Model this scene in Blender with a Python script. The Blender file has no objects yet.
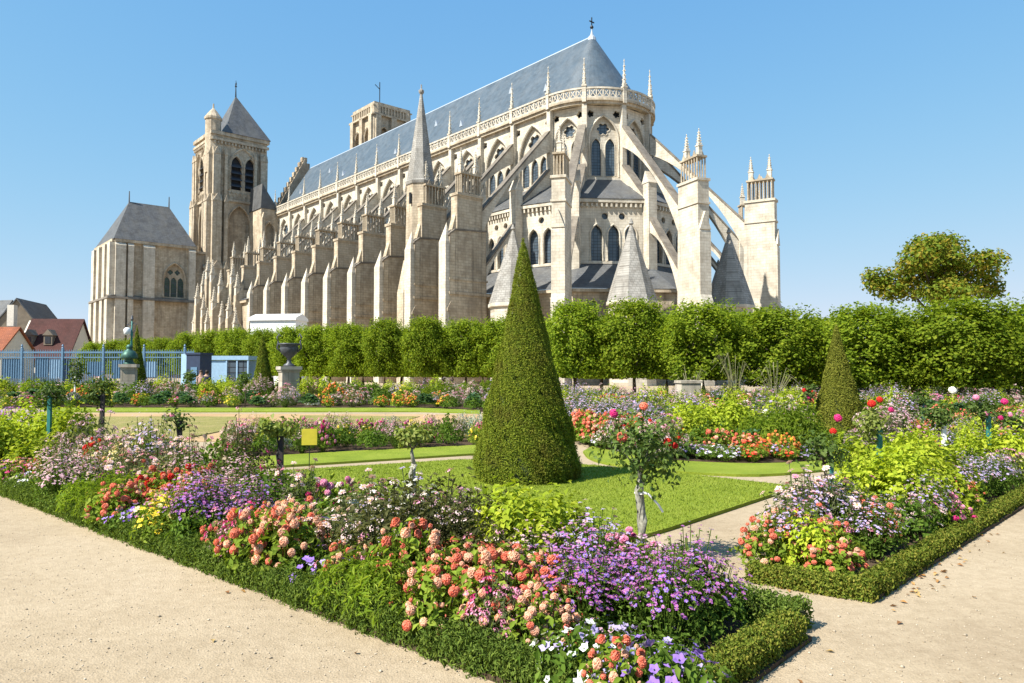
import bpy, math, random
import numpy as np
from mathutils import Vector, Matrix
from mathutils.geometry import tessellate_polygon

sc = bpy.context.scene
COL = sc.collection
PI = math.pi
R = math.radians
rnd = random.Random(7)

# ------------------------------------------------------------------ camera
F, HC, PITCH = 730.0, 1.8, R(2.24)
cam_d = bpy.data.cameras.new('camera')
cam = bpy.data.objects.new('camera', cam_d)
COL.objects.link(cam)
cam.location = (0, 0, HC)
cam.rotation_euler = (PI / 2 + PITCH, 0, 0)
cam_d.sensor_width = 36
cam_d.lens = F / 1024 * 36
cam_d.clip_end = 6000
cam_d.clip_start = 0.1
sc.camera = cam

# ------------------------------------------------------------------ light
SUN_A, SUN_EL = R(57), R(48)          # azimuth left of the viewer's back, elevation
w = bpy.data.worlds.new('World')
sc.world = w
w.use_nodes = True
nt = w.node_tree
sky = nt.nodes.new('ShaderNodeTexSky')
sky.sky_type = 'NISHITA'
sky.sun_disc = False
sky.sun_elevation = SUN_EL
sky.sun_rotation = PI + SUN_A
sky.altitude = 2000
sky.air_density = 0.5
sky.dust_density = 0.0
sky.ozone_density = 4.0
bg = nt.nodes['Background']
bg.inputs['Strength'].default_value = 0.12
EXPOSURE = 1.15
def vmath(op, a, b):
    v = nt.nodes.new('ShaderNodeVectorMath'); v.operation = op
    for k, x in enumerate((a, b)):
        if isinstance(x, tuple): v.inputs[k].default_value = x
        else: nt.links.new(x, v.inputs[k])
    return v.outputs[0]
# soft shoulder so that the sky near the horizon stays blue instead of burning out
den = vmath('ADD', vmath('MULTIPLY', sky.outputs[0], (0.40, 1.25, 3.06)), (1.0, 1.0, 1.0))
kk = 1 / (0.12 * 2 ** EXPOSURE)
nt.links.new(vmath('MULTIPLY', vmath('DIVIDE', sky.outputs[0], den), (0.54 * kk, 1.17 * kk, 3.0 * kk)), bg.inputs['Color'])
sun_d = bpy.data.lights.new('sun', 'SUN')
sun_d.energy = 4.6
sun_d.angle = R(0.5)
sun_d.color = (1.0, 0.95, 0.86)
sun = bpy.data.objects.new('sun', sun_d)
COL.objects.link(sun)
to_sun = Vector((-math.sin(SUN_A) * math.cos(SUN_EL), -math.cos(SUN_A) * math.cos(SUN_EL), math.sin(SUN_EL)))
sun.rotation_euler = to_sun.to_track_quat('Z', 'Y').to_euler()
sc.view_settings.view_transform = 'Standard'
sc.view_settings.look = 'None'
sc.view_settings.gamma = 1
sc.view_settings.use_curve_mapping = False
sc.view_settings.exposure = EXPOSURE
sc.cycles.max_bounces = 6
sc.cycles.transparent_max_bounces = 8

# ------------------------------------------------------------------ pixel -> world helpers
def ray(x, y):
    dx, up = (x - 512) / F, (341.5 - y) / F
    return Vector((dx, math.cos(PITCH) - up * math.sin(PITCH), math.sin(PITCH) + up * math.cos(PITCH)))

def G(x, y, z=0.0):
    r = ray(x, y)
    t = (z - HC) / r.z
    return Vector((r.x * t, r.y * t, z))

def AT(x, y, Y):
    r = ray(x, y)
    t = Y / r.y
    return Vector((r.x * t, Y, HC + r.z * t))

# ------------------------------------------------------------------ object helpers
class MB:
    def __init__(s):
        s.v, s.f, s.M = [], [], Matrix.Identity(4)

    def add(s, vs, fs):
        o = len(s.v)
        M = s.M
        s.v += [tuple(M @ Vector(p)) for p in vs]
        s.f += [tuple(i + o for i in f) for f in fs]

    def box(s, x0, x1, y0, y1, z0, z1):
        s.add([(x0, y0, z0), (x1, y0, z0), (x1, y1, z0), (x0, y1, z0), (x0, y0, z1), (x1, y0, z1), (x1, y1, z1), (x0, y1, z1)],
              [(3, 2, 1, 0), (4, 5, 6, 7), (0, 1, 5, 4), (1, 2, 6, 5), (2, 3, 7, 6), (3, 0, 4, 7)])

    def cbox(s, c, sx, sy, z0, z1, rot=0):
        M0 = s.M
        s.M = M0 @ Matrix.Translation((c[0], c[1], 0)) @ Matrix.Rotation(rot, 4, 'Z')
        s.box(-sx / 2, sx / 2, -sy / 2, sy / 2, z0, z1)
        s.M = M0

    def prism_x(s, poly, x0, x1):          # poly in (y,z)
        n = len(poly)
        vs = [(x0, p[0], p[1]) for p in poly] + [(x1, p[0], p[1]) for p in poly]
        tr = tessellate_polygon([[Vector((p[0], p[1], 0)) for p in poly]])
        fs = [tuple(t) for t in tr] + [tuple(i + n for i in t[::-1]) for t in tr]
        fs += [(i, (i + 1) % n, (i + 1) % n + n, i + n) for i in range(n)]
        s.add(vs, fs)

    def prism_y(s, poly, y0, y1):          # poly in (x,z)
        n = len(poly)
        vs = [(p[0], y0, p[1]) for p in poly] + [(p[0], y1, p[1]) for p in poly]
        tr = tessellate_polygon([[Vector((p[0], p[1], 0)) for p in poly]])
        fs = [tuple(t) for t in tr] + [tuple(i + n for i in t[::-1]) for t in tr]
        fs += [(i, (i + 1) % n, (i + 1) % n + n, i + n) for i in range(n)]
        s.add(vs, fs)

    def prism_z(s, poly, z0, z1):
        n = len(poly)
        vs = [(p[0], p[1], z0) for p in poly] + [(p[0], p[1], z1) for p in poly]
        tr = tessellate_polygon([[Vector((p[0], p[1], 0)) for p in poly]])
        fs = [tuple(t) for t in tr] + [tuple(i + n for i in t[::-1]) for t in tr]
        fs += [(i, (i + 1) % n, (i + 1) % n + n, i + n) for i in range(n)]
        s.add(vs, fs)

    def lathe(s, prof, n=8, c=(0, 0, 0), ph=0.0):   # prof [(r,z)]
        vs, fs = [], []
        for r, z in prof:
            for i in range(n):
                a = ph + 2 * PI * i / n
                vs.append((c[0] + r * math.cos(a), c[1] + r * math.sin(a), c[2] + z))
        for j in range(len(prof) - 1):
            for i in range(n):
                k = (i + 1) % n
                fs.append((j * n + i, j * n + k, (j + 1) * n + k, (j + 1) * n + i))
        fs.append(tuple(range(n))[::-1])
        fs.append(tuple((len(prof) - 1) * n + i for i in range(n)))
        s.add(vs, fs)

    def tube(s, pts, r, n=6, r1=None):
        pts = [Vector(p) for p in pts]
        vs, fs = [], []
        m = len(pts)
        for j, p in enumerate(pts):
            d = (pts[min(j + 1, m - 1)] - pts[max(j - 1, 0)]).normalized()
            q = d.to_track_quat('Z', 'Y')
            rr = r if r1 is None else r + (r1 - r) * j / max(1, m - 1)
            for i in range(n):
                a = 2 * PI * i / n
                vs.append(tuple(p + q @ Vector((rr * math.cos(a), rr * math.sin(a), 0))))
        for j in range(m - 1):
            for i in range(n):
                k = (i + 1) % n
                fs.append((j * n + i, j * n + k, (j + 1) * n + k, (j + 1) * n + i))
        fs.append(tuple(range(n))[::-1])
        fs.append(tuple((m - 1) * n + i for i in range(n)))
        s.add(vs, fs)

    def panel(s, outer, holes, y, depth):   # wall sheet facing +Y in (x,z) with reveals
        loops = [outer] + holes
        flat = [p for l in loops for p in l]
        tr = tessellate_polygon([[Vector((p[0], p[1], 0)) for p in l] for l in loops])
        s.add([(p[0], y, p[1]) for p in flat], [tuple(t) for t in tr])
        for h in holes:
            n = len(h)
            s.add([(p[0], y, p[1]) for p in h] + [(p[0], y - depth, p[1]) for p in h],
                  [(i, (i + 1) % n, (i + 1) % n + n, i + n) for i in range(n)])

    def sheet(s, loop, y):
        tr = tessellate_polygon([[Vector((p[0], p[1], 0)) for p in loop]])
        s.add([(p[0], y, p[1]) for p in loop], [tuple(t) for t in tr])

    def mesh(s, name, mat, smooth=False):
        me = bpy.data.meshes.new(name)
        me.from_pydata(s.v, [], s.f)
        me.materials.append(mat)
        if smooth:
            me.polygons.foreach_set('use_smooth', [True] * len(me.polygons))
        me.update()
        return me

    def build(s, name, mat, parent=None, smooth=False):
        return link(name, s.mesh(name, mat, smooth), parent)

def link(name, me, parent=None, loc=None, rot=None, scale=None):
    o = bpy.data.objects.new(name, me)
    COL.objects.link(o)
    if parent: o.parent = parent
    if loc is not None: o.location = loc
    if rot is not None: o.rotation_euler = rot
    if scale is not None: o.scale = (scale,) * 3 if isinstance(scale, (int, float)) else scale
    return o

def tag(o, label=None, cat=None, group=None, kind=None):
    if label: o['label'] = label
    if cat: o['category'] = cat
    if group: o['group'] = group
    if kind: o['kind'] = kind
    return o

def thing(name, label, cat, loc=(0, 0, 0), rz=0.0, group=None, scale=1.0):
    o = link(name, None, None, loc, (0, 0, rz), scale)
    return tag(o, label, cat, group)

def np_mesh(name, V, Q, mat, smooth=False, mats=None, mi=None):
    """V (n,3) float, Q (m,k) int quads or tris"""
    me = bpy.data.meshes.new(name)
    k = Q.shape[1]
    me.vertices.add(len(V))
    me.vertices.foreach_set('co', np.ascontiguousarray(V, dtype=np.float32).ravel())
    me.loops.add(Q.size)
    me.loops.foreach_set('vertex_index', np.ascontiguousarray(Q, dtype=np.int32).ravel())
    me.polygons.add(len(Q))
    me.polygons.foreach_set('loop_start', np.arange(0, Q.size, k, dtype=np.int32))
    for m in (mats or [mat]): me.materials.append(m)
    if mi is not None: me.polygons.foreach_set('material_index', np.ascontiguousarray(mi, dtype=np.int32))
    if smooth: me.polygons.foreach_set('use_smooth', np.ones(len(Q), dtype=bool))
    me.update(calc_edges=True)
    return me

def unit(a):
    return a / (np.linalg.norm(a, axis=1, keepdims=True) + 1e-9)

def leaves(rg, P, N, size, aspect=0.5, jit=0.5, var=0.35, fold=0.18, D=None):
    """kite shaped leaves, two triangles folded along the midrib; returns V, Q(tris)"""
    n = len(P)
    N = unit(N + jit * rg.normal(size=(n, 3)))
    T = rg.normal(size=(n, 3)) if D is None else D + 0.35 * rg.normal(size=(n, 3))
    T = unit(T - N * np.sum(T * N, axis=1, keepdims=True))
    B = np.cross(N, T)
    s = (size * (1 + var * rg.uniform(-1, 1, n)))[:, None]
    b = P - T * s * 0.5
    t = P + T * s * 0.5 - N * s * 0.12
    l = P - T * s * 0.05 + B * s * aspect * 0.5 + N * s * fold * 0.5
    r = P - T * s * 0.05 - B * s * aspect * 0.5 + N * s * fold * 0.5
    V = np.stack([b, l, t, r], axis=1).reshape(-1, 3)
    i = np.arange(n)[:, None] * 4
    Q = np.concatenate([i + [[0, 2, 1]], i + [[0, 3, 2]]], axis=0)
    return V, Q

def merge(parts):
    V, Q, o = [], [], 0
    for v, q in parts:
        V.append(v); Q.append(q + o); o += len(v)
    return np.concatenate(V), np.concatenate(Q)

# ------------------------------------------------------------------ materials
def nodes(name):
    m = bpy.data.materials.new(name)
    m.use_nodes = True
    n = m.node_tree
    return m, n, n.nodes['Principled BSDF'], n.nodes['Material Output']

def ramp(n, fac, cols):
    r = n.nodes.new('ShaderNodeValToRGB')
    e = r.color_ramp.elements
    while len(e) < len(cols): e.new(0.5)
    for k, (p, c) in enumerate(cols):
        e[k].position = p
        e[k].color = (*c, 1)
    n.links.new(fac, r.inputs[0])
    return r.outputs[0]

def noise(n, vec, scale, detail=4, rough=0.6):
    t = n.nodes.new('ShaderNodeTexNoise')
    t.inputs['Scale'].default_value = scale
    t.inputs['Detail'].default_value = detail
    t.inputs['Roughness'].default_value = rough
    if vec is not None: n.links.new(vec, t.inputs['Vector'])
    return t.outputs['Fac']

def mapping(n, vec, scale):
    t = n.nodes.new('ShaderNodeMapping')
    t.inputs['Scale'].default_value = scale
    n.links.new(vec, t.inputs['Vector'])
    return t.outputs[0]

def mix(n, fac, a, b, mode='MIX'):
    t = n.nodes.new('ShaderNodeMix')
    t.data_type = 'RGBA'
    t.blend_type = mode
    for sck, v in ((0, fac), (6, a), (7, b)):
        if isinstance(v, (int, float)): t.inputs[sck].default_value = v
        elif isinstance(v, tuple): t.inputs[sck].default_value = (*v, 1)
        else: n.links.new(v, t.inputs[sck])
    return t.outputs[2]

def objco(n):
    return n.nodes.new('ShaderNodeTexCoord').outputs['Object']

def bump(n, bs, h, strength, dist):
    b = n.nodes.new('ShaderNodeBump')
    b.inputs['Strength'].default_value = strength
    b.inputs['Distance'].default_value = dist
    n.links.new(h, b.inputs['Height'])
    n.links.new(b.outputs[0], bs.inputs['Normal'])

def plain(name, col, rough=0.6, metal=0.0, var=0.12, scale=6.0, spec=0.3):
    m, n, b, o = nodes(name)
    f = noise(n, objco(n), scale)
    c = ramp(n, f, [(0.3, tuple(x * (1 - var) for x in col)), (0.7, tuple(min(1, x * (1 + var)) for x in col))])
    n.links.new(c, b.inputs['Base Color'])
    b.inputs['Roughness'].default_value = rough
    b.inputs['Metallic'].default_value = metal
    b.inputs['Specular IOR Level'].default_value = spec
    return m

def coursed(name, cols, stain, row=0.36, bw=0.8, stain_amt=0.75, mortar=(0.30, 0.26, 0.20), rough=0.85, streak=.6):
    """dressed stone in courses with block to block variation and weather streaks"""
    m, n, b, o = nodes(name)
    co = objco(n)
    sep = n.nodes.new('ShaderNodeSeparateXYZ')
    n.links.new(co, sep.inputs[0])
    ad = n.nodes.new('ShaderNodeMath'); ad.operation = 'ADD'
    n.links.new(sep.outputs[0], ad.inputs[0]); n.links.new(sep.outputs[1], ad.inputs[1])
    cb = n.nodes.new('ShaderNodeCombineXYZ')
    n.links.new(ad.outputs[0], cb.inputs[0]); n.links.new(sep.outputs[2], cb.inputs[1])
    br = n.nodes.new('ShaderNodeTexBrick')
    n.links.new(cb.outputs[0], br.inputs['Vector'])
    br.inputs['Color1'].default_value = (*cols[0], 1)
    br.inputs['Color2'].default_value = (*cols[1], 1)
    br.inputs['Mortar'].default_value = (*mortar, 1)
    br.inputs['Scale'].default_value = 1
    br.inputs['Mortar Size'].default_value = 0.018
    br.inputs['Brick Width'].default_value = bw
    br.inputs['Row Height'].default_value = row
    f1 = noise(n, mapping(n, co, (0.5, 0.5, 0.16)), 1.0, 6, 0.65)
    k = ramp(n, f1, [(0.42, (0, 0, 0)), (0.72, (stain_amt,) * 3)])
    c = mix(n, k, br.outputs['Color'], stain)
    f2 = noise(n, co, 0.9, 5)
    c = mix(n, 0.5, c, ramp(n, f2, [(0.34, (0.5, 0.455, 0.41)), (0.52, (0.9, 0.89, 0.88)), (0.65, (1, 1, 1))]), 'MULTIPLY')
    # rain streaks and soot running down the faces, lichen blotches
    f4 = noise(n, mapping(n, co, (1.6, 1.6, 0.07)), 1.0, 5, 0.7)
    c = mix(n, ramp(n, f4, [(0.52, (0, 0, 0)), (0.74, (streak,) * 3)]), c, tuple(x * 0.42 for x in stain))
    f5 = noise(n, co, 0.28, 6, 0.7)
    c = mix(n, ramp(n, f5, [(0.5, (0, 0, 0)), (0.7, (streak * .7,) * 3)]), c, (stain[0] * .9, stain[1] * .95, stain[2] * 1.0))
    n.links.new(c, b.inputs['Base Color'])
    b.inputs['Roughness'].default_value = rough
    b.inputs['Specular IOR Level'].default_value = 0.2
    bump(n, b, br.outputs['Fac'], 0.3, -0.03)
    return m

def leafmat(name, cols, trans=0.35, rough=0.5, island=True, objvar=0.12, spec=0.35, patch=None):
    m, n, b, o = nodes(name)
    g = n.nodes.new('ShaderNodeNewGeometry')
    c = ramp(n, g.outputs['Random Per Island'], [(i / max(1, len(cols) - 1), k) for i, k in enumerate(cols)])
    oi = n.nodes.new('ShaderNodeObjectInfo')
    hv = n.nodes.new('ShaderNodeHueSaturation')
    mr = n.nodes.new('ShaderNodeMapRange')
    mr.inputs[3].default_value = 1 - objvar; mr.inputs[4].default_value = 1 + objvar
    n.links.new(oi.outputs['Random'], mr.inputs[0])
    n.links.new(mr.outputs[0], hv.inputs['Value'])
    n.links.new(c, hv.inputs['Color'])
    c = hv.outputs[0]
    if patch:
        pf = noise(n, objco(n), 1.7, 5, .7)
        c = mix(n, ramp(n, pf, [(0.5, (0, 0, 0)), (0.68, (.75, .75, .75))]), c, patch)
    n.links.new(c, b.inputs['Base Color'])
    b.inputs['Roughness'].default_value = rough
    b.inputs['Specular IOR Level'].default_value = spec
    t = n.nodes.new('ShaderNodeBsdfTranslucent')
    n.links.new(mix(n, 1.0, c, (1.0, 1.0, 0.45), 'MULTIPLY'), t.inputs[0])
    ms = n.nodes.new('ShaderNodeMixShader')
    ms.inputs[0].default_value = trans
    n.links.new(b.outputs[0], ms.inputs[1]); n.links.new(t.outputs[0], ms.inputs[2])
    n.links.new(ms.outputs[0], o.inputs[0])
    return m

M = {}
M['stone'] = coursed('limestone', ((0.62, 0.53, 0.395), (0.50, 0.415, 0.295)), (0.25, 0.2, 0.145), streak=.75)
M['stone_white'] = coursed('pale_limestone', ((0.66, 0.61, 0.51), (0.59, 0.535, 0.435)), (0.35, 0.30, 0.23), stain_amt=0.55, mortar=(0.42, 0.37, 0.29), streak=.42)
M['stone_old'] = coursed('weathered_limestone', ((0.56, 0.465, 0.335), (0.42, 0.335, 0.23)), (0.20, 0.16, 0.115), stain_amt=0.8)
M['shingle'] = coursed('stone_shingles', ((0.40, 0.385, 0.35), (0.31, 0.295, 0.265)), (0.2, 0.19, 0.17), row=0.28, bw=0.5, mortar=(0.15, 0.14, 0.125))
M['slate'] = coursed('grey_slate', ((0.12, 0.125, 0.13), (0.09, 0.095, 0.10)), (0.16, 0.155, 0.14), row=0.3, bw=0.5, mortar=(0.06, 0.06, 0.065), rough=0.55, stain_amt=0.6)
M['slate_blue'] = coursed('blue_slate', ((0.07, 0.098, 0.122), (0.052, 0.078, 0.102)), (0.12, 0.14, 0.155), row=0.5, bw=0.7, mortar=(0.05, 0.072, 0.094), rough=0.5, stain_amt=0.6, streak=.35)
M['slate_blue'].node_tree.nodes['Principled BSDF'].inputs['Specular IOR Level'].default_value = 0.5
M['stone_dark'] = coursed('sooty_limestone', ((0.24, 0.21, 0.17), (0.18, 0.155, 0.125)), (0.12, 0.105, 0.09))
M['zinc'] = plain('zinc', (0.42, 0.46, 0.5), 0.4, 0.3)
M['dark_metal'] = plain('dark_iron', (0.03, 0.033, 0.036), 0.5, 0.5)
M['louvre'] = plain('louvre_slate', (0.05, 0.055, 0.065), 0.6)

def glass(name, c1, c2, sx=0.5, sz=0.4):
    m, n, b, o = nodes(name)
    co = objco(n)
    sep = n.nodes.new('ShaderNodeSeparateXYZ'); n.links.new(co, sep.inputs[0])
    ad = n.nodes.new('ShaderNodeMath'); ad.operation = 'ADD'
    n.links.new(sep.outputs[0], ad.inputs[0]); n.links.new(sep.outputs[1], ad.inputs[1])
    cb = n.nodes.new('ShaderNodeCombineXYZ')
    n.links.new(ad.outputs[0], cb.inputs[0]); n.links.new(sep.outputs[2], cb.inputs[1])
    br = n.nodes.new('ShaderNodeTexBrick')
    br.offset = 0
    n.links.new(cb.outputs[0], br.inputs['Vector'])
    br.inputs['Color1'].default_value = (*c1, 1); br.inputs['Color2'].default_value = (*c2, 1)
    br.inputs['Mortar'].default_value = (0.02, 0.02, 0.022, 1)
    br.inputs['Scale'].default_value = 1
    br.inputs['Mortar Size'].default_value = 0.03
    br.inputs['Brick Width'].default_value = sx; br.inputs['Row Height'].default_value = sz
    n.links.new(br.outputs[0], b.inputs['Base Color'])
    b.inputs['Roughness'].default_value = 0.25
    b.inputs['Specular IOR Level'].default_value = 0.6
    bump(n, b, noise(n, co, 3), 0.3, 0.02)
    return m
M['glass'] = glass('leaded_glass', (0.05, 0.075, 0.10), (0.09, 0.115, 0.14))
M['glass_green'] = glass('green_leaded_glass', (0.03, 0.08, 0.05), (0.06, 0.09, 0.10))
# ================================================================== CATHEDRAL
TH = R(40.9)
CX, CY = 11.9, 107.0
cath = thing('cathedral', 'huge pale stone gothic cathedral with flying buttresses and long blue slate roof', 'cathedral',
             (CX, CY, 0), math.atan2(math.cos(TH), -math.sin(TH)))
PITCHB, NB = 7.8, 12
LEN = PITCHB * NB
R1, R2, R3 = 8.4, 14.4, 20.0
C18 = math.cos(R(18))

def parch(cx, w, z0, zs, sharp=1.0, n=8):
    """pointed arch loop, base z0, springing zs; sharp 1 = equilateral"""
    r = w * sharp
    top = []
    xc = cx - w / 2 + r
    a1 = math.acos((xc - cx) / r)
    for i in range(n + 1):
        a = a1 * i / n
        top.append((xc - r * math.cos(a), zs + r * math.sin(a)))
    right = [(2 * cx - x, z) for x, z in top[:-1]][::-1]
    return [(cx - w / 2, z0)] + top + right + [(cx + w / 2, z0)]

def foil(cx, cz, r, k=6, n=48, dip=0.3):
    return [(cx + r * (1 - dip + dip * abs(math.cos(k * t / 2))) * math.cos(t), cz + r * (1 - dip + dip * abs(math.cos(k * t / 2))) * math.sin(t))
            for t in [2 * PI * i / n + PI / k for i in range(n)]]

def circ(cx, cz, r, n=20):
    return [(cx + r * math.cos(2 * PI * i / n), cz + r * math.sin(2 * PI * i / n)) for i in range(n)]

def arch_rim(mb, loop, y, r):
    pts = [(x, y, z) for x, z in loop]
    mb.tube(pts, r, 5)

bays = [(Matrix.Translation((PITCHB * (k + .5), 0, 0)), PITCHB, 0) for k in range(NB)]
apse = [(Matrix.Rotation(R(18 + 36 * i), 4, 'Z'), None, 1) for i in range(5)]

# ---- high clerestory walls (one mesh), windows as parts
clere = MB()
prof_cache = {}
def clere_window(kind, W):
    key = ('cw', kind)
    if key not in prof_cache:
        t = MB()
        big = parch(0, W * (0.8 if kind else 0.78), 28.2, 33.3 if kind else 32.1, 0.95)
        if kind:
            holes = [parch(x, 1.42, 28.45, 32.5, 1.0) for x in (-0.98, 0.98)] + [foil(0, 35.0, .95)]
        else:
            holes = [parch(x, 1.5, 28.45, 31.1, 1.0) for x in (-1.9, 0, 1.9)] + [foil(0, 34.6, 1.4)]
        t.panel(big, holes, -0.45, 0.3)
        for h in holes:
            arch_rim(t, h + [h[0]], -0.44, 0.08)
        g = MB(); g.sheet(big, -0.74)
        prof_cache[key] = (big, t.mesh('clerestory_window', M['stone_white']), g.mesh('glass', M['glass']))
    return prof_cache[key]

def add_window(name, mat4, meshes, ap, gname='glass'):
    wdw = link(name, meshes[0], cath)
    wdw.matrix_local = mat4 @ Matrix.Translation((0, ap, 0))
    link(gname, meshes[1], wdw)
    return wdw

for Mx, W, kind in bays + apse:
    ap = R1 if not kind else R1 * C18
    W = W or 2 * R1 * math.sin(R(18))
    big, tm, gm = clere_window(kind, W)
    clere.M = Mx
    wl = [(-W / 2, 22), (W / 2, 22), (W / 2, 38.1), (-W / 2, 38.1)]
    sp = [foil(x, 36.95, 0.52, 5) for x in (-W * 0.35, W * 0.35)] if kind else [foil(x, 36.8, 0.55, 5) for x in (-W * 0.41, W * 0.41)]
    clere.panel(wl, [big] + sp, ap, 0.45)
    for s_ in sp: clere.sheet([(x, z) for x, z in circ(s_[0][0] * 0 + sum(p[0] for p in s_) / len(s_), 36.7, 0.43)], ap - 0.44) if False else None
    arch_rim(clere, big, ap + 0.02, 0.16)
    clere.box(-W / 2 + .3, W / 2 - .3, ap, ap + 0.22, 27.7, 28.05)
    add_window('clerestory_window', Mx, (tm, gm), ap)
clere.M = Matrix.Identity(4)
clere.box(0, LEN, -R1 - .02, -R1 + .3, 22, 38.1)
for k in range(NB + 1):
    clere.box(PITCHB * k - .36, PITCHB * k + .36, R1 + .003, R1 + .6, 22, 38.1)
for i in range(6):
    clere.M = Matrix.Rotation(R(36 * i), 4, 'Z')
    if i: clere.box(-.34, .34, R1 - .2, R1 + .6, 22, 38.1)
clere.M = Matrix.Identity(4)
clere.build('clerestory_wall', M['stone_white'], cath)
# dark backing of the small rosettes
bk = MB()
bk.box(1, LEN - .5, R1 - .9, R1 - .88, 36, 37.5)
bk.lathe([(R1 * C18 - .9, 36), (R1 * C18 - .9, 37.5)], 10, ph=math.atan2(1, 0) + R(36))
bk.build('rosette_glass', M['glass'], cath)

def path(r, seg, u_end=LEN):
    pts = [(u_end, r)]
    for i in range(seg + 1):
        a = PI * i / seg
        pts.append((-r * math.sin(a), r * math.cos(a)))
    pts.append((u_end, -r))
    return pts

def ring_band(mb, r0, r1, z0, z1, seg=5):
    a, b = path(r0, seg), path(r1, seg)
    n = len(a)
    vs = [(p[0], p[1], z0) for p in a] + [(p[0], p[1], z0) for p in b] + [(p[0], p[1], z1) for p in a] + [(p[0], p[1], z1) for p in b]
    fs = []
    for i in range(n - 1):
        fs += [(n + i, n + i + 1, 3 * n + i + 1, 3 * n + i), (i, i + 1, n + i + 1, n + i), (2 * n + i, 2 * n + i + 1, 3 * n + i + 1, 3 * n + i), (i, i + 1, 2 * n + i + 1, 2 * n + i)]
    mb.add(vs, fs)

def ring_roof(mb, r0, z0, r1, z1, seg=5):
    a, b = path(r0, seg), path(r1, seg)
    n = len(a)
    mb.add([(p[0], p[1], z0) for p in a] + [(p[0], p[1], z1) for p in b], [(i, i + 1, n + i + 1, n + i) for i in range(n - 1)])

# ---- inner ambulatory storey
inner = MB()
iw = {}
for Mx, W, kind in bays + apse:
    ap = R2 if not kind else R2 * C18
    W = W or 2 * R2 * math.sin(R(18))
    inner.M = Mx
    dx = W * 0.25
    holes = [parch(x, W * 0.185, 15.8, 19.2, 0.9) for x in (-dx, 0, dx)]
    inner.panel([(-W / 2, 13.5), (W / 2, 13.5), (W / 2, 23.3), (-W / 2, 23.3)], holes + [circ(x, 21.6, 0.42) for x in (-dx / 2, dx / 2)], ap, 0.6)
    for h in holes: arch_rim(inner, h, ap + .03, 0.13)
    for i in range(14):
        x = -W / 2 + W * (i + .5) / 14
        inner.box(x - .12, x + .12, ap + .003, ap + .42, 22.75, 23.2)
    if kind not in iw:
        g = MB(); g.box(-W * .42, W * .42, -0.55, -0.5, 15.8, 22.4)
        iw[kind] = g.mesh('ambulatory_window', M['glass'])
    o = link('ambulatory_window', iw[kind], cath)
    o.matrix_local = Mx @ Matrix.Translation((0, ap, 0))
inner.M = Matrix.Identity(4)
ring_band(inner, R2 - .3, R2 + .5, 23.303, 23.75)
ring_band(inner, R2 - .1, R2 + .22, 15.4, 15.7)
inner.build('ambulatory_wall', M['stone_white'], cath)

outer = MB()
for Mx, W, kind in bays + apse:
    ap = R3 if not kind else R3 * C18
    W = W or 2 * R3 * math.sin(R(18))
    outer.M = Mx
    hs = [circ(0, 9.6, 0.6), parch(0, 2.2, 3.0, 6.0)] if not kind else [circ(x, 9.7, 0.55) for x in (-W * .3, W * .3)] + [parch(x, 1.7, 3.0, 6.0) for x in (-W * .3, W * .3)]
    outer.panel([(-W / 2, 0), (W / 2, 0), (W / 2, 11.2), (-W / 2, 11.2)], hs, ap, 0.6)
    for h in hs: arch_rim(outer, h + [h[0]], ap + .03, 0.12)
    g = MB(); g.box(-W * .45, W * .45, ap - .55, ap - .5, 2.8, 10.6)
    o = g.build('aisle_window', M['glass'], cath); o.matrix_local = Mx
outer.M = Matrix.Identity(4)
ring_band(outer, R3 - .3, R3 + .45, 11.2, 11.6)
outer.build('aisle_wall', M['stone'], cath)

rf = MB()
ring_roof(rf, R2 + .6, 23.78, R1 - .1, 28.0)
rf.build('ambulatory_roof', M['slate'], cath)
rf = MB()
ring_roof(rf, R3 + .5, 11.62, R2 - .1, 15.5)
rf.build('aisle_roof', M['slate'], cath)

# ---- cornice, balustrade, main roof
g = MB()
ring_band(g, R1 - .2, R1 + .55, 38.1, 38.5, 30)
ring_band(g, R1 - .2, R1 + .8, 38.5, 38.8, 30)
g.build('cornice', M['stone'], cath)
bal = MB()
ring_band(bal, R1 + .5, R1 + .78, 38.803, 39.05, 30)
ring_band(bal, R1 + .46, R1 + .82, 40.1, 40.35, 30)
def cell(c, a, wd):
    M0 = bal.M
    bal.M = M0 @ Matrix.Translation((c[0], c[1], 0)) @ Matrix.Rotation(a, 4, 'Z')
    bal.box(-.09, .09, -.1, .1, 39.0, 40.15)
    for sgn in (-1, 1):
        bal.prism_y([(wd / 2 - sgn * wd / 2, 39.05), (wd / 2 - sgn * wd / 2 + sgn * .14, 39.05), (wd / 2 + sgn * wd / 2, 40.1), (wd / 2 + sgn * wd / 2 - sgn * .14, 40.1)], -.07, .07)
    bal.M = M0
nst = int(LEN / .95)
for i in range(nst): cell((LEN * i / nst, R1 + .64), 0, LEN / nst)
for i in range(31):
    a = PI * i / 31
    cell((-(R1 + .64) * math.sin(a), (R1 + .64) * math.cos(a)), a + PI, .88)
bal.build('balustrade', M['stone_white'], cath)

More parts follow.
